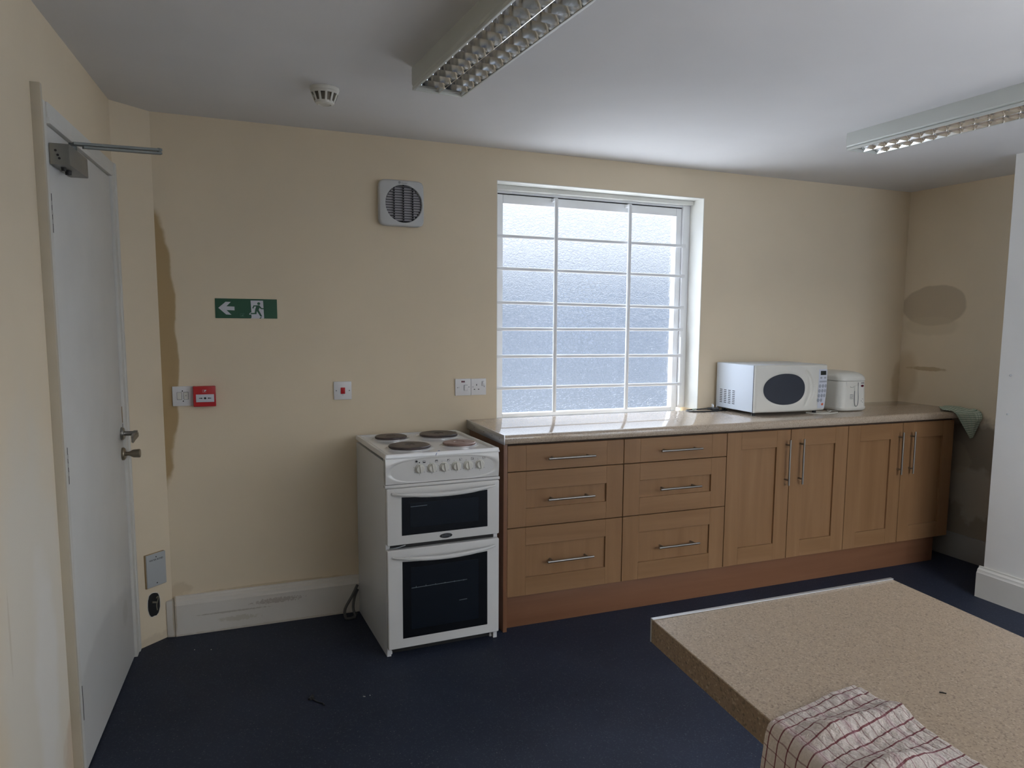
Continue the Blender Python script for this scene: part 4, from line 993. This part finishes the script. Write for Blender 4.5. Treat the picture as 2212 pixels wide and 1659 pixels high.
# red checked towel folded over the left edge of the island
def edge_x(y): return -.479+.09*(y+2.592)
def red_fn(u, v):
    # v: along the island edge (0 = far side, 1 = near the camera); u: 0 = lowest on the hang .. 1 = far in on the top
    top_len = .185+.0*v; hang = .22; L_ = hang+top_len; s_ = u*L_
    yv = -2.962-.60*v
    ex = edge_x(yv)-.004; off = .0075
    if s_ < hang:
        q = hang-s_
        x = ex-off-.003*math.sin(7*v+q*9)-.014*min(1, q/.12); z = ZI+off-.004-q; y = yv-.02*q
        if q < .012: x += .004*(1-q/.012)
    else:
        q = s_-hang; x = ex-off*.3+q*.98; y = yv+q*.20*(1-v*.6); z = ZI+off
        # soft folds running up and away from the edge
        k = min(1, q/.02)
        f1 = math.exp(-((v-.10-q*.25)/.035)**2)*.012*min(1, q/.05)
        f2 = math.exp(-((v-.24-q*.35)/.03)**2)*.015*math.exp(-((q-.08)/.06)**2)
        f3 = math.exp(-((v-.42-q*.2)/.05)**2)*.012
        z += k*(f1+f2+f3)+.003*mn.noise(Vector((x*22, y*22, 0)))*k
        if v < .02: z -= .002
    z += .0022*mn.noise(Vector((x*110, y*110, z*110)))
    return (x, y, z)
M_redtowel = towel_mat('red_check_terry', (.62, .55, .51), (.13, .008, .022), (.36, .20, .23), 24, 30, .06)
cloth('checked_towel', red_fn, 130, 170, M_redtowel, 'white terry towel with dark red checks draped over the island edge')
# green checked towel over the far right worktop end
def lerp_path(P_, t):
    n = len(P_); 
    for i in range(n-1):
        if t <= P_[i+1][0] or i == n-2:
            a_, b_ = P_[i], P_[i+1]; q = (t-a_[0])/(b_[0]-a_[0]); q = q*q*(3-2*q)*.4+q*.6
            return Vector(a_[1]).lerp(Vector(b_[1]), q)
GL = [(0, (2.83, -.415, ZW+.010)), (.22, (2.715, -.535, ZW+.008)), (.40, (2.765, -.566, ZW+.002)), (.47, (2.785, -.572, .900)), (1, (2.898, -.590, .750))]
GR = [(0, (2.905, -.420, ZW+.014)), (.22, (2.934, -.480, ZW+.012)), (.40, (2.934, -.570, ZW+.006)), (.47, (2.936, -.610, .908)), (.62, (2.938, -.622, .866)), (1, (2.918, -.592, .756))]
def green_fn(u, v):
    p = lerp_path(GL, v).lerp(lerp_path(GR, v), u)
    if v < .4: p.z += .010*math.sin(PI*u)*math.sin(PI*v/.4)+.003*math.sin(15*u+4*v)
    else:
        t = (v-.4)/.6; p.y -= (.010*math.sin(PI*u)+.004*math.sin(13*u))*math.sin(PI*min(1, t*1.2+.05))
        if u > .72 and t < .45: k = (u-.72)/.28; p.y -= .030*math.sin(PI*k)*math.sin(PI*t/.45); p.z += .010*k*(1-t/.45)
    return tuple(p)
M_greentowel = towel_mat('green_check_cotton', (.62, .69, .58), (.03, .12, .08), (.20, .40, .30), 20, 24, .085, cross=.7)
cloth('checked_cloth', green_fn, 40, 60, M_greentowel, 'small green checked cloth hanging off the far worktop end', .003)

# ------------------------------------------------------------------ scraps on the floor
bm = NB(); rd = random.Random(2)
for k in range(7): tube(bm, [(-.889+rd.uniform(-.008, .008), -.847+rd.uniform(-.012, .012), .003), (-.889+rd.uniform(-.012, .012), -.847+rd.uniform(-.016, .016), .006)], .0048, 6)
tube(bm, spline([(-.887, -.855, .003), (-.872, -.885, .003), (-.855, -.905, .003), (-.852, -.920, .003)]), .0022, 6)
tag(obj('black_scrap', bm, M_rubber), 'small black frayed scrap with a thin tail on the floor', 'scrap')
for i, (x, y, l_) in enumerate(((-.705, -.906, .009), (-.683, -.905, .003), (-1.235, -.24, .004), (-1.30, -.215, .003))):
    bm = NB(); box(bm, -l_/2, l_/2, -.0018, .0018, 0, .002, .0004, M_=T(x, y, 0) @ Matrix.Rotation(-.7+i, 4, 'Z'))
    tag(obj('paint_flake', bm, M_chip), ('pale elongated paint flake on the floor in front of the cooker', 'tiny pale flake just right of the longer floor flake', 'tiny pale flake on the floor by the left skirting corner', 'smallest pale flake on the floor nearest the diagonal wall')[i], 'flake', 'paint flakes on the floor')
bm = NB(); tube(bm, [(.038, -1.204, .0015), (.044, -1.206, .0015)], .0016, 6); tag(obj('dark_crumb', bm, M_rubber), 'tiny black crumb on the floor in front of the drawers', 'crumb')
